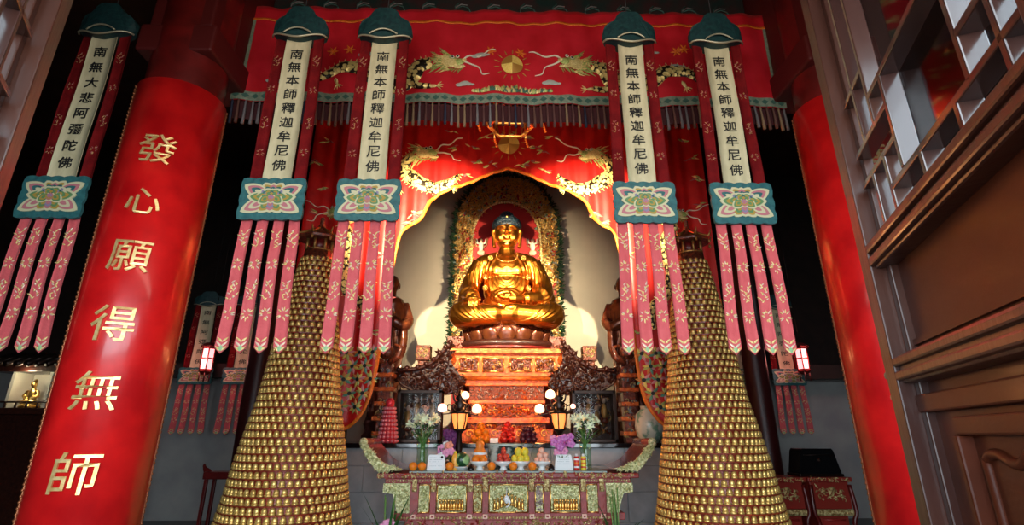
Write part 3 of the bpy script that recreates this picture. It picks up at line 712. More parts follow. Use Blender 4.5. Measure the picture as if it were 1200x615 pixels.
# gilt hanging canopy seen behind the fringe
tc = thing('hanging_canopy', 'gilt openwork hanging canopy seen behind the valance fringe', 'canopy', (0.0, 5.7, P(594, 150, 5.7).z))
b = MB(); b.lathe([(.36, .3), (.4, .27), (.36, .24)], n=6); b.lathe([(.28, .05), (.31, .02), (.28, 0)], n=6); b.build('hexagonal_ring', GOLD, tc)
b = MB()
for i in range(6):
    a = i*PI/3; b.tube([(.36*math.cos(a), .36*math.sin(a), .27), (.44*math.cos(a), .44*math.sin(a), .2), (.42*math.cos(a), .42*math.sin(a), .08)], .014, 6)
    a2 = a+PI/3
    for j in range(5):
        q = j/4; b.tube([(.36*(math.cos(a)*(1-q)+math.cos(a2)*q), .36*(math.sin(a)*(1-q)+math.sin(a2)*q), .26), (.29*(math.cos(a)*(1-q)+math.cos(a2)*q), .29*(math.sin(a)*(1-q)+math.sin(a2)*q), .03)], .009, 5)
b.build('openwork_rib', GOLD, tc)
b = MB()
for i in range(6):
    a = i*PI/3
    for j in range(4): b.ell((.42*math.cos(a)+.01*j, .42*math.sin(a), .06-.035*j), (.018, .018, .016), n=6, k=4)
b.build('bead_drop', ORANGEB, tc)
MB().tube([(0, 0, .27), (0, 0, 8.6-tc.location.z)], .01, 6).build('chain', IRON, tc)
# ================================================================== the two cone towers of little gilt buddhas
TY = 6.1
def tower(name, x0, lab):
    t = thing(name, lab, 'pagoda tower', (x0, TY, 0))
    ax = [(308, 17.5), (325, 21), (342, 24), (370, 29), (400, 34.5), (440, 40), (470, 44.5), (500, 51.5), (540, 60.5), (580, 67.5), (615, 75)]
    pr = []
    for y, hw in ax:
        q = P(335 + (615-y)*.11, y, TY); q2 = P(335+(615-y)*.11+hw, y, TY); pr.append((q.z, (q2.x-q.x)*.985))
    pr = sorted(pr); z0, r0 = pr[0]; sl = .12/.35
    pr = [(0.12, r0+.13)]+pr
    def rad(z):
        for (a, ra), (c, rc) in zip(pr, pr[1:]):
            if a <= z <= c: return ra+(rc-ra)*(z-a)/(c-a)
        return pr[-1][1]
    prof = [(0, 0), (rad(.12)+.04, 0), (rad(.12)+.04, .1), (rad(.12), .12)]; zs = []; z = .12
    ztop = pr[-1][0]
    while z < ztop-.03:
        p_ = .084-.016*z/ztop; zs.append((z, p_)); r = rad(z)
        prof += [(r+.006, z), (r+.02, z+.002), (r+.022, z+.012), (r-.012, z+.016), (rad(z+p_)-.014, z+p_-.003)]; z += p_
    prof += [(rad(ztop)-.01, ztop), (0, ztop)]
    MB().lathe(prof, n=72, sm=False).build('tiered_cone', mat('red brown tier lacquer', (.3, .035, .012), .4, .1, (.18, .02, .01), 10, coat=.3), t)
    proto = MB()
    def fig(b, r, z, a, s):
        ro = Matrix.Rotation(a+PI/2, 3, 'Z'); c = Vector((r*math.cos(a), r*math.sin(a), z+.014))
        L = 7 if s > 0 else 5
        b.ell(c+Vector((0, 0, .42*p_)), (.029*q_, .02*q_, .46*p_), 0, 7, 4, rot=ro)
        b.ell(c+Vector((0, 0, .12*p_)), (.036*q_, .024*q_, .2*p_), 0, 7, 3, rot=ro)
    n_part = 0; bulk = MB(); face = -PI/2+(.33 if x0 < 0 else -.33)
    near = []
    for i, (z, p_) in enumerate(zs):
        r = rad(z+.03)+.006; n = max(18, int(2*PI*r/.0735)); q_ = min(1.15, 2*PI*r/n/.068)
        for k in range(n):
            a = -PI/2+2*PI*(k+.5*(i % 2))/n
            d = abs((a-face+PI) % (2*PI)-PI)
            if d > 2.25: continue
            near.append((abs(z-.95)*1.2+d*1.0, i, a, r, z, p_, q_))
    near.sort(); 
    for j, (_, i, a, r, z, p_, q_) in enumerate(near):
        if j < 100:
            b = MB(); fig(b, r, z, a, 1); b.build('buddha_figurine', GOLD_F, t)
        else: fig(bulk, r, z, a, 0)
    o = bulk.build('buddha_figurine', GOLD_F, t); o['kind'] = 'stuff'
    # little roofed pavilion as finial
    f = MB(); zt = ztop; R0 = rad(ztop)
    f.lathe([(0, 0), (R0*1.06, 0), (R0*1.06, .03), (R0*.95, .05), (R0*.9, .16), (0, .16)], (0, 0, zt), 24, 0)
    f.lathe([(R0*.9, .0), (R0*.92, .03)], (0, 0, zt+.12), 24, 1)
    for k in range(8):
        a = k*PI/4; f.tube([(R0*.85*math.cos(a), R0*.85*math.sin(a), zt+.14), (R0*.85*math.cos(a), R0*.85*math.sin(a), zt+.30)], .018, 6, 1)
    f.lathe([(0, .14), (R0*.6, .14), (R0*.6, .3), (0, .3)], (0, 0, zt), 16, 2)
    rf = [(0, .62), (.03, .6), (.03, .52), (.06, .46), (.1, .4), (R0*1.1, .34), (R0*1.45, .31), (R0*1.42, .285), (0, .28)]
    f.lathe([(r_, z_) for r_, z_ in rf], (0, 0, zt), 8, 0, sm=False)
    for k in range(8):
        a = k*PI/4; c, s_ = math.cos(a), math.sin(a)
        f.tube([(c*.08, s_*.08, zt+.44), (c*R0*1.1, s_*R0*1.1, zt+.36), (c*R0*1.5, s_*R0*1.5, zt+.33), (c*R0*1.7, s_*R0*1.7, zt+.4)], [.016, .018, .018, .006], 6, 1)
        f.ell((c*R0*1.5, s_*R0*1.5, zt+.26), (.018, .018, .03), 1, 6, 4)
    f.build('roofed_finial', [RELIEFW, mat('dull bronze gilt', (.4, .2, .06), .4, .7), DKRED], t)
    return t
GOLD_F = mat('figurine gilt', (.88, .6, .2), .36, .6, (.62, .38, .09), 30)
tower('pagoda_tower', -2.40, 'bell shaped tower covered in tiny gilt buddhas left of the altar table')
tower('pagoda_tower', 2.29, 'bell shaped tower covered in tiny gilt buddhas right of the altar table')

# ================================================================== stone platform and altar behind the table
PZ = P(600, 519, 8.1).z
tp = thing('stone_platform', 'grey stone block platform behind the offering table carrying the altar', 'platform', (0, 8.1, 0))
b = MB(); z = 0; rows = [.42, .4, .36, PZ-.06-1.18]
for r_, h in enumerate(rows):
    x = -3.2-(.55 if r_ % 2 else 0)
    while x < 3.2:
        x1 = min(x+1.1, 3.2); xa = max(x, -3.2)
        if x1-xa > .05: b.box2((xa+.004, 0, z+.004), (x1-.004, .3, z+h-.004))
        x += 1.1
    z += h
b.box2((-3.19, .03, 0), (3.19, 3.1, PZ-.07)); b.build('stone_block', MARBLE, tp, bevel=.008)
MB().box2((-3.25, -.06, PZ-.07), (3.25, 3.1, PZ)).build('black_coping', BLK, tp, bevel=.01)
# pedestal of the statue
EY = 9.0
def ez(y): return P(594, y, EY).z
def ew(px): return P(px, 430, EY).x-.0
te = thing('statue_pedestal', 'orange gilt tiered carved pedestal glowing under the golden statue', 'pedestal', (0, EY, PZ))
def tierbox(b, y0, y1, hw, dep=1.2, m=0, fz=0):
    b.box2((-hw, fz, max(0, ez(y1)-PZ)), (hw, dep, ez(y0)-PZ), m)
b = MB()
tiers = [(409, 415, 1.0, -.1), (445, 452, .72, 0), (468, 473, .66, -.0), (489, 496, .72, -.02), (503, 519, .78, -.02)]
prevs = [(415, 445), (452, 468), (473, 489), (496, 503)]
for y0, y1, hw, fz in tiers: tierbox(b, y0, y1, hw, 1.5, 0, fz)
b.build('cornice', ORGW, te, bevel=.012)
# flared upper tier: trapezoid with scroll ends
b = MB(); zt, zb = ez(415)-PZ, ez(445)-PZ
poly = [(-1.0, zt), (1.0, zt), (1.02, zt-.1), (.93, zt-.22), (.82, zb+.1), (.78, zb), (-.78, zb), (-.82, zb+.1), (-.93, zt-.22), (-1.02, zt-.1)]
b.prism(poly, lambda x, z, d: (x, d, z), -.02, 1.4, 0)
for s in (-1, 1): b.tube([(s*.98, -.05, zt-.1), (s*.98, 1.3, zt-.1)], .1, 14, 0); b.tube([(s*.98, -.07, zt-.1), (s*.98, -.04, zt-.1)], .06, 12, 0)
b.tube([(-.82, -.06, zb+.02), (.82, -.06, zb+.02)], .035, 10, 0)
b.build('flared_tier', ORGW, te)
b = MB()
for (y0, y1), hw in zip(prevs[1:], (.64, .6, .66)): tierbox(b, y0, y1, hw, 1.3, 0, .05)
b.build('waist', ORGP, te)
def relief(b, fn, x0, x1, z0, z1, n, m, s, seed=0, h=.03):
    R = random.Random(seed)
    for i in range(n):
        x = x0+(x1-x0)*R.random(); z = z0+(z1-z0)*R.random(); k = R.random()
        mm = m[i % len(m)] if hasattr(m, '__len__') else m
        if k < .55: leafpoly(b, fn, x, z, R.uniform(0, 6.28), s*R.uniform(.7, 1.4), s*.5, h, mm)
        elif k < .8:
            a0 = R.uniform(0, 6.28); rr = s*.5
            b.tube([fn(x+rr*(1-q*.1)*math.cos(a0+q), z+rr*(1-q*.1)*math.sin(a0+q), h*.4) for q in (0, .9, 1.8, 2.7, 3.6, 4.5)], s*.1, 5, mm)
        else: b.ell(fn(x, z, h*.3), (s*.22, h*.7, s*.28), mm, 7, 5)
for k, (xa, xc) in enumerate(((-.82, -.5), (-.42, -.06), (.06, .42), (.5, .82))):
    b = MB(); b.box2((xa, -.03, zb+.14), (xc, -.015, zt-.08), 0)
    relief(b, lambda x, z, h=0: (x, -.03-h, z), xa+.03, xc-.03, zb+.17, zt-.11, 60, (1, 2, 1, 3), .07, k, .04)
    for (p, q) in (((xa, zb+.14), (xc, zb+.14)), ((xa, zt-.08), (xc, zt-.08)), ((xa, zb+.14), (xa, zt-.08)), ((xc, zb+.14), (xc, zt-.08))):
        b.tube([(p[0], -.035, p[1]), (q[0], -.035, q[1])], .014, 6, 3)
    b.build('carved_panel', [ORGP, RELIEFW, SILV, GOLD], te)
for (y0, y1), hw, cm, n in zip(prevs[1:], (.6, .56, .6), ((1, 1, 2), (2, 3), (2, 3)), (110, 120, 40)):
    b = MB(); relief(b, lambda x, z, h=0: (x, .05-h, z), -hw, hw, ez(y1)-PZ+.03, ez(y0)-PZ-.03, n, cm, .07, n, .04)
    b.build('carved_frieze', [ORGP, SILV, ORGW, GOLD], te)
b = MB()
for k in range(7):                               # scroll cloud band at the foot
    x = -.62+k*.207; z = ez(508)-PZ
    b.tube([(x+.07*(1-q/9)*math.cos(q), -.04, z+.07*(1-q/9)*math.sin(q)) for q in [j*.6 for j in range(13)]], .01, 6)
b.build('scroll_band', mat('bright gilt scroll', (.95, .55, .12), .35, .7), te)
# dark carved eaves at both sides of the pedestal
for s, lab in ((-1, 'dark carved sloping eave left of the glowing pedestal'), (1, 'dark carved sloping eave right of the glowing pedestal')):
    t = thing('carved_eave', lab, 'carved eave', (0, 8.9, 0))
    pts = [(528, 403), (518, 413), (506, 425), (490, 432), (470, 434), (462, 438), (470, 450), (486, 459), (505, 464), (525, 461), (541, 456), (545, 447), (529, 425)]
    po = [(s*-(P(*q, 8.9).x), P(*q, 8.9).z) for q in pts]
    MB().prism(po, lambda x, z, d: (x, d, z), 0, .3).build('eave_body', BLACKW, t, bevel=.02)
    b = MB(); Rr = random.Random(5); xs_ = [p[0] for p in po]; zs2 = [p[1] for p in po]; cnt = 0
    def inpoly(x, z):
        c = False
        for i in range(len(po)):
            x1, z1 = po[i]; x2, z2 = po[i-1]
            if (z1 > z) != (z2 > z) and x < (x2-x1)*(z-z1)/(z2-z1)+x1: c = not c
        return c
    while cnt < 210:
        x = Rr.uniform(min(xs_), max(xs_)); z = Rr.uniform(min(zs2), max(zs2))
        if inpoly(x, z):
            cnt += 1
            if cnt % 3: leafpoly(b, lambda x, z, h=0: (x, -h, z), x, z, Rr.uniform(0, 6.28), Rr.uniform(.08, .15), .06, .05, cnt % 2)
            else: a0 = Rr.uniform(0, 6); b.tube([(x+.06*math.cos(a0+q), -.02, z+.06*math.sin(a0+q)) for q in (0, 1, 2, 3, 4)], .014, 5, cnt % 2)
    e = spline([(s*-P(*q, 8.9).x, -.03, P(*q, 8.9).z) for q in pts[:6]], 5); b.tube(e, .035, 8, 1)
    b.tube([(s*-P(*q, 8.9).x, -.03, P(*q, 8.9).z) for q in pts[5:10]], .02, 8, 1)
    for j in range(9):                           # ridge tiles
        i = int(j*(len(e)-1)/8); b.ell((e[i][0], -.04, e[i][2]+.02), (.05, .05, .05), 1, 8, 5)
    b.build('eave_carving', [mat('dark brown carving', (.055, .016, .009), .36, .1), mat('dark red carving', (.04, .009, .006), .3, .2)], t)
    t = thing('carved_post', 'small square carved post end %s of the lotus seat against the cream wall' % ('left' if s < 0 else 'right'), 'post', (-s*P(497, 413, 9.5).x, 9.5, 0))
    zc = P(497, 414, 9.5).z; b = MB(); b.box2((-.09, -.09, PZ), (.09, .09, zc-.14)); b.box2((-.13, -.13, zc-.14), (.13, .13, zc+.13)); b.build('post', RELIEFW, t, bevel=.015)
    b = MB()
    for j in range(4): b.tube([(.075*math.cos(q), -.135, zc+.075*math.sin(q)) for q in [PI/2*j+k*.35 for k in range(4)]], .014, 6)
    relief(b, lambda x, z, h=0: (x, -.13-h, z), -.1, .1, zc-.1, zc+.1, 20, 0, .05, 2, .02); b.build('carved_face', GILT, t)

# ================================================================== the seated golden statue
SY = 9.9; TH0 = ez(409)+.112; SZ = TH0+.36
ts = thing('lotus_throne', 'dark red carved lotus seat under the golden statue', 'lotus throne', (0, SY, TH0), 0, None, (1, .66, 1))
b = MB(); b.lathe([(0, 0), (1.02, 0), (1.06, .06), (1.0, .12), (.8, .14), (.74, .33), (0, .33)], n=48, m=0); b.build('base_drum', BLACKW, ts)
b = MB()
for row, (n, r, zz, h, dr) in enumerate(((16, .82, .1, .3, .14), (16, .8, .2, .24, .1))):
    for k in range(n):
        a = 2*PI*(k+.5*row)/n-PI/2; ro = Matrix.Rotation(a-PI/2, 3, 'Z') @ Matrix.Rotation(-.35, 3, 'X')
        b.ell((r*math.cos(a), r*math.sin(a), zz+h*.45), (.165, .075, h*.56), 0, 12, 8, rot=ro)
b.build('lotus_petals', mat('lacquered lotus petal', (.16, .045, .015), .25, .5, (.09, .02, .01), 8, coat=.4), ts)
for s in (-1, 1):
    b = MB(); b.box2((s*.80, -.62, -.05), (s*1.1, -.2, .2)); relief(b, lambda x, z, h=0: (x, -.62-h, z), min(s*.82, s*1.08), max(s*.82, s*1.08), -.03, .18, 26, 0, .06, 4, .03)
    b.build('side_block', RELIEFW, ts, bevel=.01)
MB().box2((-1.0, -.75, -.11), (1.0, .6, -.04)).build('seat_plate', ORGW, ts, bevel=.01)
b = MB(); b.lathe([(0, -.04), (1.04, -.04), (1.04, 0), (0, 0)], n=40); b.build('lower_ring', DKRED, ts)

tb = thing('buddha_statue', 'large golden seated buddha with dark blue hair, cross legged on the lotus seat', 'statue', (0, SY, SZ))
tb.scale = (1, 1, 1.01)
B = MB()
def E(c, r, rot=None, n=20, k=14): B.ell(c, r, 0, n, k, rot=rot)
RX = lambda a: Matrix.Rotation(a, 3, 'X'); RY = lambda a: Matrix.Rotation(a, 3, 'Y'); RZ_ = lambda a: Matrix.Rotation(a, 3, 'Z')
# torso
E((0, .05, .45), (.52, .40, .42)); E((0, .02, .85), (.47, .34, .5)); E((0, .0, 1.22), (.50, .31, .36))
E((0, -.14, .62), (.34, .26, .26))               # belly
for s in (-1, 1):
    E((s*.17, -.17, 1.2), (.2, .14, .17)); E((s*.44, .02, 1.38), (.2, .2, .19))
    B.tube([(s*.16, .02, 1.56), (s*.4, .03, 1.46), (s*.52, .03, 1.36)], [.1, .15, .18], 14)
# arms in wide sleeves
B.tube(spline([(-.52, .02, 1.38), (-.66, -.0, 1.08), (-.75, -.08, .8), (-.72, -.3, .62), (-.62, -.52, .56)], 4), [.19]*4+[.19]*4+[.2]*4+[.15]*4+[.1], 16)
B.tube(spline([(.52, .02, 1.38), (.66, -.0, 1.08), (.74, -.1, .8), (.6, -.34, .6), (.3, -.5, .53)], 4), [.19]*4+[.19]*4+[.2]*4+[.14]*4+[.085], 16)
E((-.78, -.0, .62), (.2, .26, .3)); E((.78, -.0, .62), (.2, .26, .3))   # hanging sleeves
# crossed legs
for s in (-1, 1):
    B.tube(spline([(s*.25, .0, .26), (s*.6, -.12, .28), (s*.84, -.32, .27), (s*.8, -.5, .22), (s*.5, -.62, .2), (s*.1, -.66, .22), (-s*.22, -.62, .22)], 4), [.28]*4+[.27]*4+[.25]*4+[.22]*4+[.19]*4+[.14]*4+[.1], 18)
E((0, -.3, .2), (.7, .42, .2)); E((.72, -.2, .2), (.34, .4, .21)); E((-.72, -.2, .2), (.34, .4, .21))
B.tube([(-.02, -.72, .3), (.12, -.74, .31), (.26, -.7, .33)], [.07, .085, .06], 12)    # upturned sole
for k in range(5): E((-.06-.0*k, -.74+.0*k, .36-.028*k), (.035, .022, .014))
# hand resting on the knee (viewer's left): palm and five fingers over the shin
hx, hy, hz = -.62, -.57, .53
B.tube([(hx+.0, hy+.06, hz+.03), (hx, hy-.04, hz), (hx, hy-.1, hz-.03)], [.075, .085, .07], 12)
for k, (dx, L) in enumerate(((-.075, .14), (-.028, .175), (.022, .17), (.068, .14))):
    B.tube([(hx+dx*.8, hy-.08, hz-.01), (hx+dx, hy-.16, hz-.05), (hx+dx*1.05, hy-.185, hz-.05-L*.55), (hx+dx*1.05, hy-.175, hz-.05-L)], [.026, .026, .023, .017], 8)
B.tube([(hx+.06, hy-.02, hz-.01), (hx+.12, hy-.1, hz-.03), (hx+.125, hy-.14, hz-.09)], [.028, .025, .018], 8)
# hand in the lap, palm up with curled fingers and thumb
lx, ly, lz = .12, -.58, .53
B.tube([(lx+.16, ly+.04, lz), (lx+.02, ly-.02, lz-.01), (lx-.08, ly-.03, lz-.01)], [.07, .085, .075], 12)
for k, (dy, L) in enumerate(((-.075, .15), (-.03, .18), (.015, .175), (.055, .14))):
    B.tube([(lx-.09, ly+dy, lz), (lx-.17, ly+dy*1.1, lz-.005), (lx-.12-L*.85, ly+dy*1.1, lz+.02), (lx-.12-L, ly+dy, lz+.06)], [.026, .025, .022, .016], 8)
B.tube([(lx+.04, ly-.06, lz+.03), (lx-.04, ly-.09, lz+.09), (lx-.1, ly-.07, lz+.12)], [.03, .026, .018], 8)
# neck, head, face, ears
B.tube([(0, .02, 1.45), (0, .0, 1.58), (0, .0, 1.75)], [.26, .17, .15], 16)
for k in range(3): B.tube([(.16*math.cos(a), .01+.155*math.sin(a), 1.58+.045*k) for a in [PI*q/10-PI for q in range(11)]], .018, 6)
HZ = 2.0; nh = len(B.v)
E((0, -.0, HZ), (.205, .21, .27)); E((0, -.03, HZ-.1), (.17, .17, .17)); E((0, .02, HZ+.08), (.21, .21, .2))
E((0, -.15, HZ-.215), (.07, .05, .045))          # chin
for s in (-1, 1):
    E((s*.095, -.13, HZ-.09), (.075, .06, .08))  # cheeks
    B.tube([(s*.02, -.205, HZ+.055), (s*.07, -.212, HZ+.085), (s*.13, -.185, HZ+.08), (s*.17, -.14, HZ+.05)], [.012, .016, .014, .008], 7)   # brow
    E((s*.085, -.178, HZ+.022), (.05, .026, .022)); E((s*.085, -.2, HZ+.012), (.042, .01, .006))
    B.tube([(s*.21, -.01, HZ+.09), (s*.235, -.0, HZ+.04), (s*.22, -.01, HZ-.06), (s*.215, -.02, HZ-.17), (s*.205, -.03, HZ-.23)], [.03, .036, .028, .03, .034], 9)
    E((s*.028, -.215, HZ-.055), (.022, .022, .018))
B.tube([(0, -.2, HZ+.07), (0, -.225, HZ+.01), (0, -.25, HZ-.045)], [.016, .022, .03], 9)
E((0, -.208, HZ-.108), (.055, .022, .013)); E((0, -.203, HZ-.136), (.045, .024, .014))
HS = 1.24; HB = Vector((0, 0, 1.68))
def hs(v, q=.0): p = HB+(Vector(v)-HB)*HS; return (p.x, p.y+q, p.z-.06)
B.v[nh:] = [hs(v) for v in B.v[nh:]]
# robe folds: laid on the body's own surface
from mathutils.bvhtree import BVHTree
base = remesh(B, .022, 1); bvh = BVHTree.FromPolygons([v.co for v in base.vertices], [tuple(p.vertices) for p in base.polygons]); bpy.data.meshes.remove(base)
def fold(path, r=.026, sink=.35, taper=True):
    pts = []
    for x, z in spline(path, 7):
        h = bvh.ray_cast(Vector((x, -3, z)), Vector((0, 1, 0)))[0]
        if h is not None and (not pts or abs(h.y-pts[-1].y) < .22): pts.append(h+Vector((0, r*sink, 0)))
    if len(pts) > 3:
        n_ = len(pts)-1; B.tube(pts, [r*(.45+.55*math.sin(PI*min(1, max(0, i/n_)))**.5) if taper else r for i in range(n_+1)], 8)
for s in (-1, 1):
    fold([(s*.12, 1.52), (s*.24, 1.42), (s*.33, 1.2), (s*.34, .95), (s*.28, .72), (s*.2, .6)], .042, taper=False)
    fold([(s*.2, 1.53), (s*.34, 1.4), (s*.42, 1.15), (s*.42, .9), (s*.36, .7)], .03)
    for k in range(5):
        q = k*.07; fold([(s*(.45+q), 1.45-q*1.1), (s*(.5+q), 1.2-q*.4), (s*(.53+q*.8), .95), (s*(.5+q*.8), .72)], .024)
    for k in range(4): fold([(s*(.92-.04*k), .72-.09*k), (s*(.8-.06*k), .6-.05*k), (s*(.6-.04*k), .5)], .024)
    for k in range(9):                           # arcs over each shin and knee
        q = k/8
        fold([(s*(1.0-.1*k*.9), .46-.0*k), (s*(.97-.1*k), .30), (s*(.82-.095*k), .16), (s*(.6-.08*k), .08), (s*(.36-.05*k), .06)], .024)
    for k in range(3): fold([(s*(1.0-.03*k), .36-.1*k), (s*(.8), .13-.03*k), (s*.5, .06-.01*k), (s*.2, .05)], .024)
fold([(-.27, 1.12), (-.14, 1.1), (0, 1.095), (.14, 1.1), (.27, 1.12)], .026, taper=False)
for k in range(4): 
    w_ = .27-.06*k; fold([(w_*math.sin(a), 1.06-(.3-.06*k)*math.cos(a)) for a in [(-1+q/4)*PI*.5 for q in range(9)]], .02)
for k in range(3):
    w_ = .3-.07*k; fold([(w_*math.sin(a), .56+(.22-.06*k)*math.cos(a)) for a in [(-1+q/4)*PI*.5 for q in range(9)]], .02)
fold([(-.1, 1.4), (0, 1.36), (.1, 1.4)], .016); fold([(-.24, 1.28), (-.12, 1.2), (0, 1.24), (.12, 1.2), (.24, 1.28)], .016)
for k in range(5): fold([(-.14+.07*k, .40), (-.16+.08*k, .25), (-.18+.09*k, .06)], .03)
me = remesh(B, .0105, 1)
obj_from(me, 'body', GOLDB, tb)
H_ = MB(); H_.ell((0, .03, HZ+.17), (.228, .225, .16), 0, 24, 12); H_.ell((0, .03, HZ+.32), (.11, .11, .1), 0, 16, 8)
H_.tube([(-.215, .0, HZ+.14), (-.15, -.14, HZ+.19), (0, -.2, HZ+.205), (.15, -.14, HZ+.19), (.215, .0, HZ+.14)], .03, 8)
R = random.Random(2)
for i in range(220):                             # snail curls
    u = i/220; ph = math.acos(1-1.15*u); th = i*2.39996
    p = Vector((.228*math.sin(ph)*math.cos(th), .03+.225*math.sin(ph)*math.sin(th), HZ+.17+.16*math.cos(ph)))
    H_.ell(p, (.024, .024, .024), 0, 6, 4)
for i in range(40):
    u = i/40; ph = math.acos(1-u); th = i*2.39996; H_.ell((.11*math.sin(ph)*math.cos(th), .03+.11*math.sin(ph)*math.sin(th), HZ+.32+.1*math.cos(ph)), .022, 0, 6, 4)
H_.v = [hs(v) for v in H_.v]; H_.build('curled_hair', BLUEH, tb)
MB().ell(hs((0, -.212, HZ+.11)), (.016, .01, .016), 0, 10, 6).ell(hs((0, -.19, HZ+.25)), (.03, .03, .03), 0, 10, 6).build('forehead_jewel', GOLD, tb)
b = MB()
for i in range(26):                              # beaded collar ornaments on shoulders and chest
    a = -.3+i*(PI+.6)/25; b.ell((.19*math.cos(a)*1.1, -.2-.12*abs(math.sin(a)), 1.5-.17*math.sin(a)), (.014, .014, .014), n=6, k=4)
b.build('bead_collar', GOLD, tb)
for s in (-1, 1):
    for (cx_, cy_, cz_) in ((s*.33, -.27, 1.42), (s*.42, -.3, 1.02), (s*.42, -.37, .78)):
        b = MB(); b.ell((cx_, cy_-.005, cz_), (.026, .02, .03), n=8, k=5)
        for j in range(7): b.ell((cx_+.036*math.cos(j*.9), cy_-.01, cz_+.042*math.sin(j*.9)), (.02, .02, .02), n=6, k=4)
        b.build('robe_rosette', GOLD, tb)

# ================================================================== carved mandorla behind the statue
MY = 10.85
tm = thing('carved_mandorla', 'tall arched carved backdrop with dark green leaf rim and gilt scrolls behind the golden statue', 'mandorla', (0, MY, PZ))
def arch(hw, z0, zt, n=60, p=2.2):
    out = []
    for i in range(n+1):
        a = PI*i/n; c, s_ = math.cos(a), math.sin(a)
        out.append((math.copysign(abs(c)**(2/p), c)*hw, z0+(zt-z0)*abs(s_)**(2/p)))
    return out
zs_ = ez(405)-PZ; zTop = 5.95
b = MB(); o_ = arch(1.1, 4.4, zTop-.2); po = [(1.12, 0)]+o_+[(-1.12, 0)]
b.prism(po, lambda x, z, d: (x, d, z), .0, .08); b.build('red_backboard', mat('red painted backboard', (.42, .012, .012), .6), tm)
def band(hw, z): return hw
b = MB(); R = random.Random(8)
inn = .78
def mfn(x, z, h=0): return (x, -.02-h, z)
def inside(x, z, hw, zt_, z0=4.4):
    if z < z0: return abs(x) < hw
    q = (z-z0)/(zt_-z0); return q < 1 and abs(x) < hw*(max(0, 1-q**2.2))**(1/2.2)
cnt = 0
while cnt < 3000:
    x = R.uniform(-1.18, 1.18); z = R.uniform(1.2, zTop)
    if inside(x, z, 1.15, zTop-.1) and not inside(x, z, inn, zTop-.72, 4.2):
        k = R.random()
        if k < .7: leafpoly(b, mfn, x, z, R.uniform(0, 6.28), R.uniform(.07, .13), .05, R.uniform(.04, .1), R.choice((0, 0, 0, 1, 1, 1, 2, 4)))
        else:
            a0 = R.uniform(0, 6); b.tube([mfn(x+(.055-.006*q)*math.cos(a0+q), z+(.055-.006*q)*math.sin(a0+q), .05) for q in (0, .6, 1.2, 1.8, 2.4, 3, 3.6, 4.2, 4.8)], .012, 5, R.choice((0, 1)))
        cnt += 1
b.build('scroll_carving', [GOLD, mat('weathered gilt', (.6, .4, .14), .4, .5), mat('green carving paint', (.1, .2, .09), .5), mat('red carving paint', (.4, .05, .04), .5), mat('pale blue carving paint', (.35, .42, .42), .5)], tm)
b = MB()
oo = arch(1.15, 4.4, zTop-.05, 70); side = [(1.15, 1.2+.055*k) for k in range(59)]
for (x, z) in side+oo+[(-x, z) for x, z in side]:
    for j in range(5):
        out = math.atan2(max(0, z-4.4)*.5, x); leafpoly(b, mfn, x+R.uniform(-.05, .05), z+R.uniform(-.04, .04), out+R.uniform(-.7, .7)+.35*(1 if x > 0 else -1), R.uniform(.08, .17), .04, .04, R.choice((0, 0, 1)))
b.build('green_leaf_rim', [mat('dark green leaf carving', (.025, .07, .03), .5), mat('black green leaf carving', (.015, .03, .02), .5)], tm)
b = MB(); b.tube([(x, -.05, z) for x, z in [(inn, 1.2)]+arch(inn, 4.2, zTop-.72, 40)+[(-inn, 1.2)]], .03, 8); b.build('inner_rim', GILT, tm)
for s in (-1, 1):                                # small flying attendants on the red board
    b = MB(); q = P(594+s*30, 287, MY); x, z = q.x, q.z-PZ
    b.ell((x, -.05, z-.06), (.06, .045, .11), 0, 10, 7); b.ell((x, -.06, z+.08), (.04, .04, .05), 1, 8, 6); b.ell((x, -.04, z-.2), (.09, .04, .07), 1, 8, 6)
    for j in (-1, 1): b.tube([(x, -.05, z), (x+j*.09, -.07, z+.02), (x+j*.1, -.06, z+.12)], [.025, .02, .012], 6, 0); b.tube([(x, -.04, z-.1), (x+j*.12, -.03, z-.02), (x+j*.14, -.03, z+.15)], .012, 5, 2)
    b.build('painted_apsara', [mat('ivory paint', (.75, .7, .6), .5), mat('peach paint', (.8, .5, .35), .5), GILT], tm)

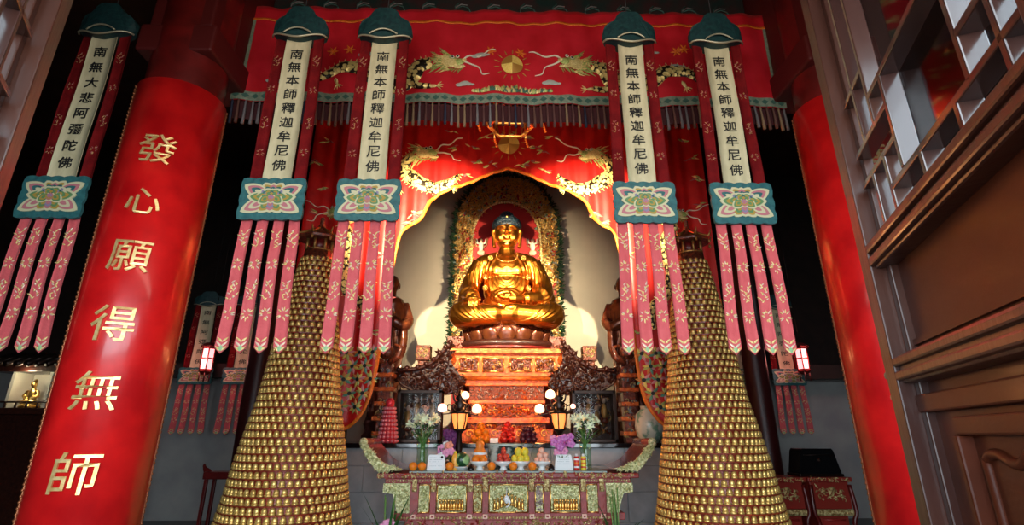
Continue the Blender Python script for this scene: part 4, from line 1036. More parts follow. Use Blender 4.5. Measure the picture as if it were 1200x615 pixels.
# ================================================================== standing attendants half hidden by the curtain
def attendant(name, lab, x, rz):
    z0 = PZ; t = thing(name, lab, 'statue', (x, 9.8, z0), rz); H = P(466, 319, 9.6).z-z0
    b = MB(); b.lathe([(0, 0), (.34, 0), (.36, .1), (.3, .18), (.34, .3), (.3, .42), (0, .42)], n=24); b.build('base', BLACKW, t)
    b = MB(); b.lathe([(0, .4), (.3, .4), (.27, .8), (.23, 1.3), (.25, 1.7), (.22, H-.85), (.27, H-.62), (.22, H-.5), (.08, H-.42), (0, H-.42)], n=24)
    for s in (-1, 1):
        b.tube(spline([(s*.24, 0, H-.58), (s*.34, -.05, H-.9), (s*.24, -.25, H-1.05), (.0, -.3, H-.95)], 4), [.1]*4+[.11]*4+[.1]*4+[.06], 12)
        b.ell((s*.25, -.16, H-1.3), (.1, .13, .36), 0, 12, 8)
        for k in range(4): b.tube([(s*(.05+.06*k), -.22+.03*k, H-.7), (s*(.06+.06*k), -.25+.02*k, 1.4), (s*(.07+.07*k), -.3+.03*k, .5)], .022, 6)
    b.tube([(0, 0, H-.5), (0, -.01, H-.34)], .08, 12)
    b.ell((0, -.02, H-.19), (.125, .14, .18), 0, 16, 12); b.ell((0, -.15, H-.2), (.02, .03, .035)); b.ell((0, -.13, H-.28), (.045, .03, .015))
    for s in (-1, 1):
        b.ell((s*.05, -.125, H-.14), (.03, .02, .014)); b.ell((s*.13, .0, H-.22), (.02, .035, .07))
        b.tube([(s*.03, -.28, H-.98), (s*.015, -.33, H-.86), (s*.005, -.35, H-.76)], [.04, .035, .015], 8)
        for k in range(4): b.tube([(s*.012, -.31-.018*k, H-.86), (s*.006, -.31-.018*k, H-.74+.01*(k == 1))], [.012, .008], 5)
    m_ = remesh(b, .018, 2); obj_from(m_, 'body', mat('dark lacquered figure', (.2, .06, .025), .25, .3, (.1, .02, .012), 6, coat=.6), t)
attendant('attendant_statue', 'dark standing robed attendant statue at the left edge of the curtain opening', -2.25, .25)
attendant('attendant_statue', 'dark standing robed attendant statue at the right edge of the curtain opening', 2.3, -.25)

# ---- glazed relief cases and carved pillars on the platform
for s, lab in ((-1, 'glass fronted case with gilt figure reliefs left of the pedestal'), (1, 'glass fronted case with gilt figure reliefs right of the pedestal')):
    t = thing('relief_case', lab, 'display case', (s*1.4, 8.5, PZ)); h = P(490, 457, 8.5).z-PZ
    b = MB()
    for x in (-.33, .33): b.box2((x-.025, -.02, 0), (x+.025, .3, h))
    b.box2((-.355, -.02, h-.05), (.355, .3, h)); b.box2((-.355, -.02, 0), (.355, .3, .05)); b.box2((-.33, .26, 0), (.33, .3, h)); b.build('frame', IRON, t, bevel=.005)
    b = MB(); relief(b, lambda x, z, hh=0: (x, .25-hh, z), -.28, .28, .08, h-.08, 90, (0, 1, 2), .1, 3, .06)
    for k in range(4):
        x = -.2+.13*k; z = .2+.12*(k % 2); b.ell((x, .18, z+.16), (.05, .05, .13), 0, 10, 7); b.ell((x, .17, z+.33), (.036, .036, .045), 2, 8, 6); b.ell((x, .19, z+.02), (.07, .05, .06), 1, 8, 6)
    b.build('figure_relief', [mat('gilt relief', (.5, .3, .1), .4, .4), RELIEFW, mat('painted relief', (.55, .4, .3), .5)], t)
    MB().box2((-.31, .0, .05), (.31, .006, h-.05)).build('glass_pane', CASEG, t)
    t = thing('carved_pillar', 'red brown carved pillar bracket beside the %s relief case' % ('left' if s < 0 else 'right'), 'pillar', (s*1.98, 8.6, PZ))
    H = P(460, 405, 8.6).z-PZ; b = MB(); b.box2((-.1, -.1, 0), (.1, .1, H-.3))
    for k in range(5): z = .1+k*(H-.4)/5; b.box2((-.14-.02*(k % 2), -.14, z), (.14+.02*(k % 2), .14, z+.07), 1)
    b.build('shaft', [RELIEFW, ORGW], t, bevel=.012)
    b = MB(); relief(b, lambda x, z, hh=0: (x, -.11-hh, z), -.1, .1, .05, H-.35, 60, (0, 1, 2), .08, 8, .05)
    for j in (-1, 1): b.tube([(j*.05, -.12, H-.3), (j*.2, -.16, H-.2), (j*.24, -.14, H-.05), (j*.12, -.12, H)], [.05, .06, .05, .02], 8, 1)
    b.ell((0, -.12, H-.12), (.12, .09, .12), 1, 12, 8); b.build('beast_capital', [GILT, RELIEFW, mat('blue grey carving', (.15, .2, .25), .5)], t)
# stacked red offering towers
t = thing('offering_tower', 'round tiered red and gold offering tower standing left behind the table', 'offering tower', (-1.8, 8.18, PZ))
b = MB(); zz = 0; H = P(447, 470, 8.35).z-PZ
for k in range(9):
    r = .145-.008*k; b.lathe([(0, 0), (r, 0), (r, H/11), (0, H/11)], (0, 0, zz), 20); 
    for j in range(14): a = 2*PI*j/14; b.ell((r*math.cos(a), r*math.sin(a), zz+H/22), (.024, .024, H/26), 1, 6, 4)
    zz += H/10.5
b.ell((0, 0, zz+.05), (.07, .07, .08)); b.build('tiered_stack', [mat('red foil', (.6, .03, .05), .3, .3), mat('pink foil', (.75, .25, .28), .3, .3)], t)
t = thing('porcelain_jar', 'pale green painted round jar at the right end of the platform behind the table wing', 'jar', (2.2, 8.25, PZ))
MB().lathe([(0, 0), (.12, 0), (.2, .1), (.23, .25), (.2, .42), (.12, .5), (.13, .54), (0, .54)], n=28).build('jar_body', mat('painted porcelain', (.6, .62, .52), .25, 0, (.15, .3, .22), 7, coat=.4, lo=.5, hi=.6), t)
# ================================================================== offering table
FY = 6.78; BK = 7.12
TZ = P(594, 552, FY).z
t = thing('offering_table', 'long red and gilt carved offering table with upswept scroll ends', 'altar table', (0, FY, 0))
TW = 1.36
def lx(px): return P(px, 580, FY).x+.02
def lz(py): return P(594, py, FY).z
b = MB(); b.box2((-1.22, .02, TZ-.02), (1.22, BK-FY+.43, TZ)); b.build('stone_top', STONET, t, bevel=.004)
b = MB(); b.box2((-1.60, -.03, lz(560)), (1.60, .8, TZ-.021)); b.box2((-1.5, 0, lz(566)), (1.5, .78, lz(560)))
b.build('cornice', MAROON, t, bevel=.008)
b = MB(); relief(b, lambda x, z, h=0: (x, -.03-h, z), -1.58, 1.58, lz(559), TZ-.03, 240, (0, 0, 1), .05, 4, .012)
for k in range(90): b.ell((-1.48+k*.0333, -.005, lz(563)), (.012, .01, .014), 0, 6, 4)
b.build('cornice_gilding', [GILT, mat('red thread paint', (.35, .04, .03), .5)], t)
# scroll wings
for s in (-1, 1):
    up = [(470, 549), (458, 546), (447, 541), (438, 532), (431, 523), (425, 517)]; lo = [(422, 521), (426, 531), (433, 543), (441, 552)]
    U = [(s*-(P(*q, FY).x+.02), P(*q, FY).z) for q in up]; Lo = [(s*-(P(*q, FY).x+.02), P(*q, FY).z) for q in lo]
    Us = spline(U, 4); Ls = spline(Lo, 4); poly = Us+Ls
    b = MB(); b.prism(poly, lambda x, z, d: (x, d, z), -.0, .78, 0); b.tube([(U[-1][0], -.02, U[-1][1]-.01), (U[-1][0], .8, U[-1][1]-.01)], .045, 12)
    b.build('scroll_wing', mat('polished red lacquer wing', (.33, .06, .04), .22, 0, (.25, .04, .03), 5, coat=.6), t)
    b = MB(); b.prism(poly, lambda x, z, d: (x, d, z), -.03, -.0, 0)
    n_ = len(Us)
    for i in range(150):
        q = random.random(); j = min(int(q*(n_-1)), n_-2); ux, uz = Us[j]; k = min(int(q*(len(Ls)-1)), len(Ls)-1); lx_, lz_ = Ls[len(Ls)-1-k]
        f = random.uniform(.1, .9); leafpoly(b, lambda x, z, h=0: (x, -.03-h, z), ux*(1-f)+lx_*f, uz*(1-f)+lz_*f, random.uniform(0, 6.28), .045, .025, .014)
    b.ell((U[-1][0]-s*.0, -.03, U[-1][1]-.01), (.055, .03, .055), 0, 14, 8)
    b.build('gilt_wing_front', GILTG, t)
# body frame, posts and relief panels
zA, zB = lz(566), lz(604)
b = MB(); b.box2((-1.34, .03, zB), (1.34, .55, zA)); b.box2((-1.40, -.01, zB-.05), (1.40, .57, zB+.03)); b.build('body_frame', MAROON, t, bevel=.006)
PX = [488, 503, 544, 563, 0]
posts = [lx(x) for x in (490, 507, 548, 565)]; posts = [lx(484), lx(506), lx(549), lx(567)]
allp = posts+[-x for x in reversed(posts)]
for i, x in enumerate(allp):
    b = MB(); w_ = .035 if i not in (0, 7) else .05
    b.box2((x-w_, -.03, zB+.02), (x+w_, .03, zA)); b.lathe([(0, .0), (.03, .0), (.036, .03), (.02, .05), (.02, .07)], (x, -.035, zA-.09), 8, 1)
    b.box2((x-.03, -.045, zB-.03), (x+.03, -.01, zB+.02), 2); b.box2((x-.014, -.05, zB-.016), (x+.014, -.044, zB+.006), 0)
    b.box2((x-.028, -.04, zA-.05), (x+.028, -.03, zA+.05), 1)
    b.build('post', [MAROON, GILT, mat('cream pink block', (.75, .45, .35), .5)], t, bevel=.003)
bounds = [(-1.34, posts[0])]+[(allp[i], allp[i+1]) for i in range(7)]+[(-posts[0], 1.34)]
for i, (xa, xc) in enumerate(bounds):
    if i in (0, 8):
        continue
    b = MB(); b.box2((xa+.035, .005, zB+.03), (xc-.035, .03, zA-.01), 0)
    pm = {3: 1, 5: 2, 4: 0}.get(i, 0)
    relief(b, lambda x, z, h=0: (x, .005-h, z), xa+.06, xc-.06, zB+.05, zA-.03, int(330*(xc-xa)), (pm,), .045, i, .022)
    if i in (2, 4, 6):                           # rows of tiny gilt figures before clouds
        for k in range(9):
            x = (xa+xc)/2+(k-4)*(xc-xa)*.075; z = zB+.06+.035*(4-abs(k-4))*(i == 4)*.5
            b.ell((x, -.03, z+.045), (.018, .018, .05), 3, 8, 6); b.ell((x, -.035, z+.108), (.015, .015, .018), 3, 8, 6); b.ell((x, -.03, z+.01), (.022, .02, .018), 3, 8, 5)
    for (p, q) in (((xa+.045, zB+.035), (xc-.045, zB+.035)), ((xa+.045, zA-.018), (xc-.045, zA-.018)), ((xa+.045, zB+.035), (xa+.045, zA-.018)), ((xc-.045, zB+.035), (xc-.045, zA-.018))):
        b.tube([(p[0], -.0, p[1]), (q[0], -.0, q[1])], .008, 6, 3)
    b.build('relief_panel', [GILTG, GILT, SILV, GOLD], t)
for s in (-1, 1):                                # openwork corner brackets under the overhang
    po = [(s*1.34, zA), (s*1.60, zA), (s*1.6, zA-.09), (s*1.46, zA-.1), (s*1.44, zA-.2), (s*1.38, zA-.3), (s*1.34, zA-.3)]
    po = [(s*(-posts[0]+.05), zA), (s*1.52, zA), (s*1.52, zA-.1), (s*1.4, zA-.12), (s*1.37, zA-.2), (s*1.33, zB+.02), (s*(-posts[0]+.05), zB+.02)]
    b = MB(); b.prism(po, lambda x, z, d: (x, d, z), .0, .05); relief(b, lambda x, z, h=0: (x, -h, z), min(s*1.15, s*1.35), max(s*1.15, s*1.35), zB+.04, zA-.02, 60, (0,), .05, 6, .02)
    relief(b, lambda x, z, h=0: (x, -h, z), min(s*1.35, s*1.5), max(s*1.35, s*1.5), zA-.09, zA-.02, 16, (0,), .05, 6, .02); b.build('corner_bracket', [GILTG], t)
b = MB()
for (y0, y1, hw, m) in ((604.5, 609, 1.30, 0), (609, 640, 1.24, 1), (640, 655, 1.34, 0)): b.box2((-hw, .0, lz(y1)), (hw, .55, lz(y0)), m)
b.box2((-1.4, -.03, 0), (1.4, .58, .12), 1)
relief(b, lambda x, z, h=0: (x, -h, z), -1.22, 1.22, lz(638), lz(610), 420, (0, 1, 0), .06, 9, .025)
for k in range(70): b.ell((-1.28+k*.0371, -.01, lz(606.5)), (.017, .014, .016), 0, 6, 4)
b.box2((-1.2, .02, .1), (1.2, .5, lz(655)), 1)
b.build('lower_skirt', [GILT, MAROON], t)
TT = TZ
# hanging white ladle on the front
q = P(594, 585, FY-.06); t = thing('white_ladle', 'small white ladle hanging on the centre of the table front', 'ladle', q)
MB().ell((0, 0, 0), (.035, .02, .045), 0, 12, 8).tube([(.02, -.0, .02), (.04, 0, -.03), (.015, 0, -.075), (-.01, 0, -.085)], [.012, .01, .009, .01], 7).build('bowl', WHITE, t)
MB().tube([(-.01, .0, .02), (0, 0, .1), (.0, .03, .14)], .005, 5).build('handle', WHITE, t)
OY = 6.95
def ox(px, y=OY): return P(px, 548, y).x
def fruit(name, lab, cat, x, y, z, r, m, group=None, stem=True, tall=1):
    b = MB(); b.lathe([(0, -r*tall), (r*.35, -r*.94*tall), (r*.7, -r*.7*tall), (r*.95, -r*.25*tall), (r, .1*r), (r*.9, r*.5*tall), (r*.6, r*.82*tall), (r*.25, r*.95*tall), (.0, r*.9*tall)], n=16)
    o = b.build(name, m, None, (x, y, z+r*tall*.98)); tag(o, lab, cat, group)
    if stem: MB().tube([(0, 0, r*.88*tall), (.002, 0, r*1.02*tall)], [r*.1, r*.06], 6).build('stem', LEAF, o)
    return o
for px, lab in ((484, 'leftmost loose orange at the left end of the table, before the tall vase'), (494.5, 'second loose orange from the left, touching the white card'), (527, 'loose orange between the left white card and the yellow bottle'),
                (576, 'loose orange between the gourd bowl and the red fruit bowl'), (601.5, 'loose orange between the red fruit bowl and the yellow fruit bowl'), (624, 'loose orange between the yellow fruit bowl and the peach bowl')):
    fruit('orange', lab, 'orange', ox(px, FY+.09), FY+.09, TT, .052, ORANGE)
# footed white bowls and their fruit
def bowl(px, lab, y=OY+.05):
    x = ox(px, y); t = thing('footed_bowl', lab, 'bowl', (x, y, TT))
    MB().lathe([(0, 0), (.055, 0), (.05, .015), (.036, .03), (.04, .045), (.1, .07), (.122, .105), (.118, .108), (.09, .08), (0, .06)], n=28).build('bowl', WHITE, t); return x, y, TT+.075
def pile(x, y, z, layers, r, m, name, lab, cat, group, tall=1, sp=1.0):
    for L, n in enumerate(layers):
        rr = (0 if n == 1 else r*sp/math.sin(PI/n))*.98
        for k in range(n):
            a = 2*PI*k/n+L*.5+PI/2; fruit(name, lab, cat, x+rr*math.cos(a), y+rr*math.sin(a), z+L*r*1.45*tall, r, m, group, tall=tall)
x, y, z = bowl(562, 'white footed bowl of orange gourd shaped fruit, leftmost of the four fruit bowls')
pile(x, y, z, (3,), .05, ORANGE, 'orange_fruit', 'orange fruit at the foot of the pile in the leftmost white bowl', 'fruit', 'orange fruit in the leftmost bowl')
t = thing('gourd_fruit', 'pear shaped orange fruit with white paper band topping the leftmost bowl', 'fruit', (x, y, z+.055))
MB().lathe([(0, 0), (.06, .01), (.085, .06), (.07, .11), (.05, .14), (.056, .175), (.045, .21), (.0, .235)], n=20).build('fruit_body', mat('deep orange skin', (.8, .22, .03), .4), t)
MB().lathe([(.087, .055), (.089, .058), (.087, .08), (.082, .082)], n=20).build('paper_band', PAPER, t)
x, y, z = bowl(590, 'white footed bowl holding a red fruit pyramid, second of the four fruit bowls')
pile(x, y, z, (5, 4, 1), .036, mat('dark red fruit', (.45, .015, .03), .35, 0, (.6, .08, .04), 20), 'red_fruit', 'small dark red fruit in the pyramid of the second white bowl', 'fruit', 'red fruit in the second bowl')
pile(x, y, z+.145, (1,), .028, mat('dark red fruit', (1, 1, 1)), 'red_fruit', 'small dark red fruit in the pyramid of the second white bowl', 'fruit', 'red fruit in the second bowl')
x, y, z = bowl(610, 'white footed bowl holding large yellow fruit, third of the four fruit bowls')
pile(x, y, z, (4, 3), .05, YELF, 'yellow_fruit', 'yellow fruit piled in the third white bowl', 'fruit', 'yellow fruit in the third bowl', 1.15)
x, y, z = bowl(635, 'white footed bowl holding pink peaches, rightmost of the four fruit bowls')
pile(x, y, z, (4, 3, 1), .04, PEACH, 'peach', 'pink peach piled in the rightmost white bowl', 'peach', 'peaches in the rightmost bowl')
# white cards
for px, lab, rows in ((511, 'white card block with faint printed lines and black dot, left side of table', 5), (661, 'white card block with faint printed lines standing right of the peach bowl', 4)):
    t = thing('white_card', lab, 'card', (ox(px, OY), OY, TT)); b = MB()
    po = [(-.115, 0), (.115, 0), (.118, .02), (.1, .17), (.088, .185), (-.088, .185), (-.1, .17), (-.118, .02)]
    b.prism(po, lambda x, z, d: (x, d, z), 0, .05); b.build('card_block', PAPER, t, bevel=.006)
    b = MB()
    for k in range(rows):
        for j in range(9):
            if random.random() < .8: b.box2((-.085+j*.018, -.002, .15-k*.025), (-.085+j*.018+.012, -.001, .155-k*.025))
    b.build('printed_lines', mat('pale grey print', (.4, .47, .5), .7), t)
    if px == 511: MB().ell((.07, -.002, .155), (.016, .004, .016), 0, 10, 6).build('black_dot', INK, t)
# watermelon on a long dish
x = ox(541, OY+.06); t = thing('watermelon', 'striped green watermelon on a low dish left of the fruit bowls', 'watermelon', (x, OY+.06, TT+.035+.085))
MB().ell((0, 0, 0), (.105, .09, .09), 0, 28, 18).build('rind', mat('striped melon rind', (.01, .06, .02), .3, 0, (.3, .5, .2), 5, tex='wave', lo=.45, hi=.75, coat=.3, stretch=(.4, 1, 2.2)), t)
MB().tube([(0, 0, .085), (.01, 0, .11)], .006, 6).build('stem', STEM, t)
tag(MB().lathe([(0, 0), (.07, 0), (.11, .035), (.125, .045), (.115, .045), (.06, .02), (0, .02)], n=26).build('low_dish', WHITE, None, (x, OY+.06, TT)), 'low white dish under the watermelon', 'dish')
# cone shaped dark incense holders, yellow bottle, two cans, crystal
for px, lab in ((552, 'dark pointed lidded cup between the watermelon and the leftmost fruit bowl'), (646, 'small dark pointed cup between the peach bowl and the right white card')):
    t = thing('lidded_cup', lab, 'cup', (ox(px, FY+.08), FY+.08, TT)); MB().lathe([(0, 0), (.035, 0), (.045, .02), (.04, .035), (0, .035)], n=18).build('cup', BLK, t)
    MB().lathe([(.045, .035), (.03, .055), (.01, .075), (0, .085)], n=18).build('lid', IRON, t)
t = thing('yellow_bottle', 'orange yellow ribbed bottle right of the left white card', 'bottle', (ox(533, OY+.03), OY+.03, TT))
MB().lathe([(0, 0), (.042, 0), (.046, .02), (.042, .1), (.046, .15), (.03, .19), (.018, .2), (0, .2)], n=20).build('bottle_body', mat('amber plastic', (.85, .42, .06), .3), t)
MB().lathe([(0, .2), (.02, .2), (.02, .225), (0, .225)], n=16).build('cap', YELF, t)
for px, lab, m in ((676, 'red and white drink can left of its yellow neighbour, by the right vase', REDF), (684, 'yellow and red drink can directly beside the right tall vase', YELF)):
    t = thing('drink_can', lab, 'can', (ox(px, OY), OY, TT)); b = MB(); b.lathe([(0, 0), (.03, 0), (.034, .01), (.034, .15), (.028, .165), (0, .165)], n=20); b.build('can_body', m, t)
    b = MB()
    for k in range(3): b.lathe([(.0345, 0), (.0345, .018)], (0, 0, .03+k*.045), 20, k % 2)
    b.build('printed_band', [REDF if m is YELF else PAPER, ORANGE], t); MB().lathe([(0, 0), (.02, 0), (.018, .03), (0, .03)], (0, 0, .165), 12).build('top_cap', WHITE, t)
t = thing('crystal_ornament', 'clear faceted crystal ornament behind the yellow and peach bowls', 'ornament', (ox(627, 7.2), 7.2, TT))
MB().lathe([(0, 0), (.05, 0), (.02, .03), (.012, .1), (.05, .15), (.06, .19), (.04, .23), (.012, .26), (.035, .29), (.0, .33)], n=8, sm=False).build('crystal', GLASS, t)
# big porcelain incense jar
t = thing('incense_burner', 'wide dark green and white porcelain incense burner behind the fruit bowls', 'incense burner', (ox(592, 7.31), 7.31, TT))
MB().lathe([(0, 0), (.17, 0), (.2, .03), (.235, .1), (.235, .27), (.25, .29), (.25, .31), (.225, .31), (.22, .26), (0, .25)], n=36).build('burner_bowl', mat('painted burner', (.03, .06, .06), .25, 0, (.5, .6, .55), 9, coat=.4, lo=.45, hi=.6), t)
MB().lathe([(.251, .285), (.256, .3), (.251, .312)], n=36).build('rim', mat('pale green glaze', (.4, .5, .45), .3), t)
# ---- tall glass vases of lilies
def lily(b, c, d, s):
    d = Vector(d).normalized(); a = d.orthogonal().normalized(); e = d.cross(a)
    for k in range(6):
        an = k*PI/3; o = a*math.cos(an)+e*math.sin(an); si = e*math.cos(an)-a*math.sin(an); c = Vector(c)
        p = [c, c+d*s*.5+o*s*.22, c+d*s*.85+o*s*.55, c+d*s*.75+o*s*.95]
        w_ = [.02, .2, .17, .0]; vs = []
        for q, ww in zip(p, w_): vs += [q+si*ww*s, q-si*ww*s]
        b.add(vs, [(2*i, 2*i+1, 2*i+3, 2*i+2) for i in range(3)], 0, True)
    b.tube([c-d*s*.3, c+d*s*.02], [s*.03, s*.06], 6)
def vase(px, lab, seed):
    R = random.Random(seed); x = ox(px, 7.12); t = thing('lily_vase', lab, 'vase of flowers', (x, 7.12, TT))
    MB().lathe([(0, 0), (.075, 0), (.075, .01), (.07, .2), (.085, .38), (.08, .38), (.066, .2), (.068, .02), (0, .02)], n=28).build('glass_vase', GLASS, t)
    b = MB()
    for k in range(16):
        a = R.uniform(0, 6.28); r = R.uniform(.0, .05); r2 = R.uniform(.03, .16); b.tube([(r*math.cos(a), r*math.sin(a), .03), (r*.6*math.cos(a+1), r*.6*math.sin(a+1), .3), (r2*math.cos(a), r2*math.sin(a), R.uniform(.45, .55))], .007, 5)
    b.build('stems', STEM, t)
    b = MB()
    for k in range(60):
        a = R.uniform(0, 6.28); r = R.uniform(.02, .13); z = R.uniform(.36, .56); c = Vector((r*math.cos(a), r*math.sin(a), z)); d = Vector((math.cos(a)*.8, math.sin(a)*.8, R.uniform(.2, 1))).normalized(); si = d.cross(Vector((0, 0, 1))).normalized(); L = R.uniform(.08, .16)
        b.add([c, c+d*L*.5+si*.016, c+d*L-Vector((0, 0, .02)), c+d*L*.5-si*.016], [(0, 1, 2, 3)], 0, True)
    b.build('leaves', LEAF, t)
    for k in range(13):
        a = 2*PI*k/13; r = R.uniform(.05, .17); c = (r*math.cos(a), r*math.sin(a)*.8-.03, R.uniform(.5, .62)); b = MB(); lily(b, c, (math.cos(a)*.7, -.5, R.uniform(.1, .9)), .085); b.build('lily_bloom', LILY, t)
    if px < 600: b = MB(); lily(b, (.02, -.02, .7), (0, -.2, 1), .1); b.build('lily_bloom', mat('pink bud', (.75, .5, .42), .5), t)
vase(494, 'tall clear glass vase of pale lilies at the left of the table', 4); vase(687, 'tall clear glass vase of pale lilies at the right of the table', 9)
def orchid(px, y, z0, lab, seed, m, spread, n, zc, name='orchid_plant'):
    R = random.Random(seed); x = ox(px, y); t = thing(name, lab, 'flowers', (x, y, z0))
    MB().lathe([(0, 0), (.045, 0), (.06, .09), (.055, .09), (0, .07)], n=18).build('pot', IRON, t); b = MB()
    for k in range(7):
        a = R.uniform(0, 6.28); b.tube([(0, 0, .07), (.02*math.cos(a), .02*math.sin(a), .17), (spread*.6*math.cos(a), spread*.6*math.sin(a), zc)], .005, 5)
    for k in range(14):
        a = R.uniform(0, 6.28); d = Vector((math.cos(a), math.sin(a), .8)).normalized(); si = Vector((-math.sin(a), math.cos(a), 0)); c = Vector((0, 0, .09)); b.add([c, c+d*.07+si*.015, c+d*.15, c+d*.07-si*.015], [(0, 1, 2, 3)], 0, True)
    b.build('leaves', LEAF, t)
    for k in range(n):
        a = R.uniform(0, 6.28); r = spread*R.random()**.5; c = Vector((r*math.cos(a), r*math.sin(a)*.5-.03, zc+R.uniform(-.1, .1))); b = MB(); mm = m[k % len(m)]
        for j in range(5):
            an = 2*PI*j/5; o = Vector((math.cos(an), -.15, math.sin(an))); b.ell(c+o*.028, (.026, .01, .026), 0, 8, 5)
        b.ell(c+Vector((0, -.014, 0)), (.01, .01, .01), 0, 6, 4); b.build('blossom', mm, t)
orchid(659, 7.02, TT, 'purple and pink orchids in front of the right dark lamp', 3, [ORCH, ORCH, PINKF], .13, 15, .3)
orchid(519, 7.1, TT, 'low mixed posy of orange, white and pink flowers behind the left white card', 5, [mat('salmon petal', (.8, .3, .2), .5), WHITE, PINKF, ORCH], .11, 11, .26, 'flower_posy')
orchid(527, 7.3, TT, 'dark purple statice bunch beside the left dark lamp', 8, [mat('deep purple petal', (.12, .015, .11), .6)], .07, 26, .36, 'flower_bunch')
# ---- dark bronze lamps with glowing globes
def lamp(px, lab, globes, pinks):
    globes = [(a_, b_, r_*1.1, k_) for a_, b_, r_, k_ in globes]
    y = 7.22; x = ox(px, y); t = thing('bronze_lamp', lab, 'lamp', (x, y, TT)); z = lambda yy: P(px, yy, y).z-TT; xx = lambda p_: P(p_, 475, y).x-x
    MB().lathe([(0, 0), (.09, 0), (.1, .02), (.05, .05), (.03, .1), (.035, .2), (.05, .25), (.03, z(508)), (.06, z(505)), (.1, z(503)), (.03, z(501)), (0, z(501))], n=20).build('base', IRON, t)
    zb, zt = z(503), z(484)
    MB().lathe([(0, zb), (.07, zb), (.1, (zb+zt)/2), (.11, zt), (0, zt)], n=12, sm=False).build('lantern_glass', GLOWO, t)
    b = MB()
    for k in range(6):
        a = k*PI/3+.3; c, s_ = math.cos(a), math.sin(a); b.tube([(.075*c, .075*s_, zb), (.108*c, .108*s_, (zb+zt)/2), (.12*c, .12*s_, zt)], .009, 6)
    b.lathe([(.08, zb-.01), (.085, zb+.01)], n=20); b.lathe([(.12, zt-.01), (.15, zt), (.15, zt+.015), (.09, zt+.04), (.06, zt+.08), (.1, zt+.12), (.04, zt+.16), (.07, zt+.2), (.03, zt+.24), (.02, zt+.3), (0, zt+.31)], n=16)
    for k in range(6):
        a = k*PI/3; c, s_ = math.cos(a), math.sin(a); b.tube(spline([(.1*c, .1*s_, zt+.02), (.17*c, .17*s_, zt+.05), (.16*c, .16*s_, zt+.11), (.1*c, .1*s_, zt+.09)], 4), .01, 6)
    for s in (-1, 1): b.tube(spline([(s*.02, 0, zt+.2), (s*.09, -.02, zt+.26), (s*.08, -.02, zt+.17), (s*.03, 0, zt+.13)], 4), .012, 6)
    b.build('lantern_frame', IRON, t)
    for (gx, gy, r, pk) in globes:
        zz = z(gy); X = xx(gx)
        MB().tube(spline([(0, 0, zt+.05), (X*.5, -.03, min(zz, zt)+.0), (X, -.03, zz-r*1.3), (X, -.03, zz-r*.7)], 4), .008, 6).build('lamp_arm', IRON, t)
        b = MB(); b.ell((X, -.03, zz), (r, r, r*.92), 0, 16, 10)
        for k in range(8): a = k*PI/4; b.ell((X+r*.6*math.cos(a), -.03+r*.6*math.sin(a), zz-r*.2), (r*.42, r*.42, r*.6), 0, 8, 6)
        b.build('glass_globe', GLOWP if pk else GLOW, t)
        if not pk:
            l = light('POINT', 'globe_light', (x+X, y-.03-.0, TT+zz+r+.06), None, 9, (1, .45, .16), .05)
lamp(537, 'dark bronze table lamp with glowing globes left of the orange gourd bowl', [(545, 463, .05, 0), (559, 479, .06, 0), (519, 478, .055, 1)], 0)
lamp(657, 'dark bronze table lamp with glowing globes behind the purple orchids', [(645, 462, .06, 0), (632, 479, .06, 0), (671, 476, .03, 1)], 0)
# warm light spilling over the altar from its own lamps
for x in (-.45, .45): light('POINT', 'altar_light', (x, 8.55, 2.05), None, 16, (1, .36, .1), .08)
# ---- fruit pyramids on the platform
for px, lay, m, nm, lab, grp, r in ((563, (4, 3, 1), ORANGE, 'orange', 'orange stacked in the pyramid on the platform behind the leftmost bowl', 'oranges stacked on the platform', .062), (595, (5, 4, 3, 1), REDF, 'red_apple', 'red apple stacked in the pyramid on the platform at the centre', 'red apples stacked on the platform', .05),
                                    (619, (6, 5, 3), mat('dark grape skin', (.06, .008, .02), .35), 'dark_plum', 'dark plum in the heap on the platform right of the red apples', 'dark plums on the platform', .05)):
    x = P(px, 515, 8.25).x; pile(x, 8.25, PZ, lay, r, m, nm, lab, nm.split('_')[-1], grp)
tag(MB().box2((-.06, -.03, 0), (.06, .03, .07)).build('small_card', PAPER, None, (P(579, 517, 8.1).x, 8.12, PZ), bevel=.004), 'tiny white card on the platform between orange and apple pyramids', 'card')
# ---- potted plants at both ends of the table
def plant(x, y, lab, seed, pink):
    R = random.Random(seed); t = thing('leafy_plant', lab, 'potted plant', (x, y, 0))
    MB().lathe([(0, 0), (.12, 0), (.16, .28), (.165, .3), (.14, .3), (0, .26)], n=24).build('pot', IRON, t)
    for k in range(12):
        a = R.uniform(0, 6.28); L = R.uniform(.5, .85); b = MB(); vs = []; w_ = .018
        up = R.uniform(.5, 1)
        for q in range(8):
            s_ = q/7; r = L*.45*s_**1.4; z = .28+L*up*s_-.35*(1-up)*s_*s_; p = Vector((r*math.cos(a), r*math.sin(a), z)); si = Vector((-math.sin(a), math.cos(a), 0))*w_*math.sin(PI*(s_*.85+.12)); vs += [p+si, p-si]
        b.add(vs, [(2*i, 2*i+1, 2*i+3, 2*i+2) for i in range(7)], 0, True); b.build('leaf_blade', LEAF, t)
    for k in range(5):
        a = R.uniform(0, 6.28); MB().tube([(.03*math.cos(a), .03*math.sin(a), .27), (.06*math.cos(a), .06*math.sin(a), R.uniform(.85, 1.1))], .007, 6).build('bamboo_cane', STEM, t)
    if pink:
        for k in range(5):
            c = Vector((R.uniform(-.08, .06), -.1, .62+R.uniform(-.05, .05))); b = MB()
            for j in range(5): an = 2*PI*j/5; b.ell(c+Vector((math.cos(an)*.03, 0, math.sin(an)*.03)), (.03, .01, .022), 0, 8, 5)
            b.build('blossom', PINKF, t)
plant(P(450, 600, 6.5).x+.06, 6.5, 'leafy bamboo plant with pink orchid blossoms at the left table end', 3, 1)
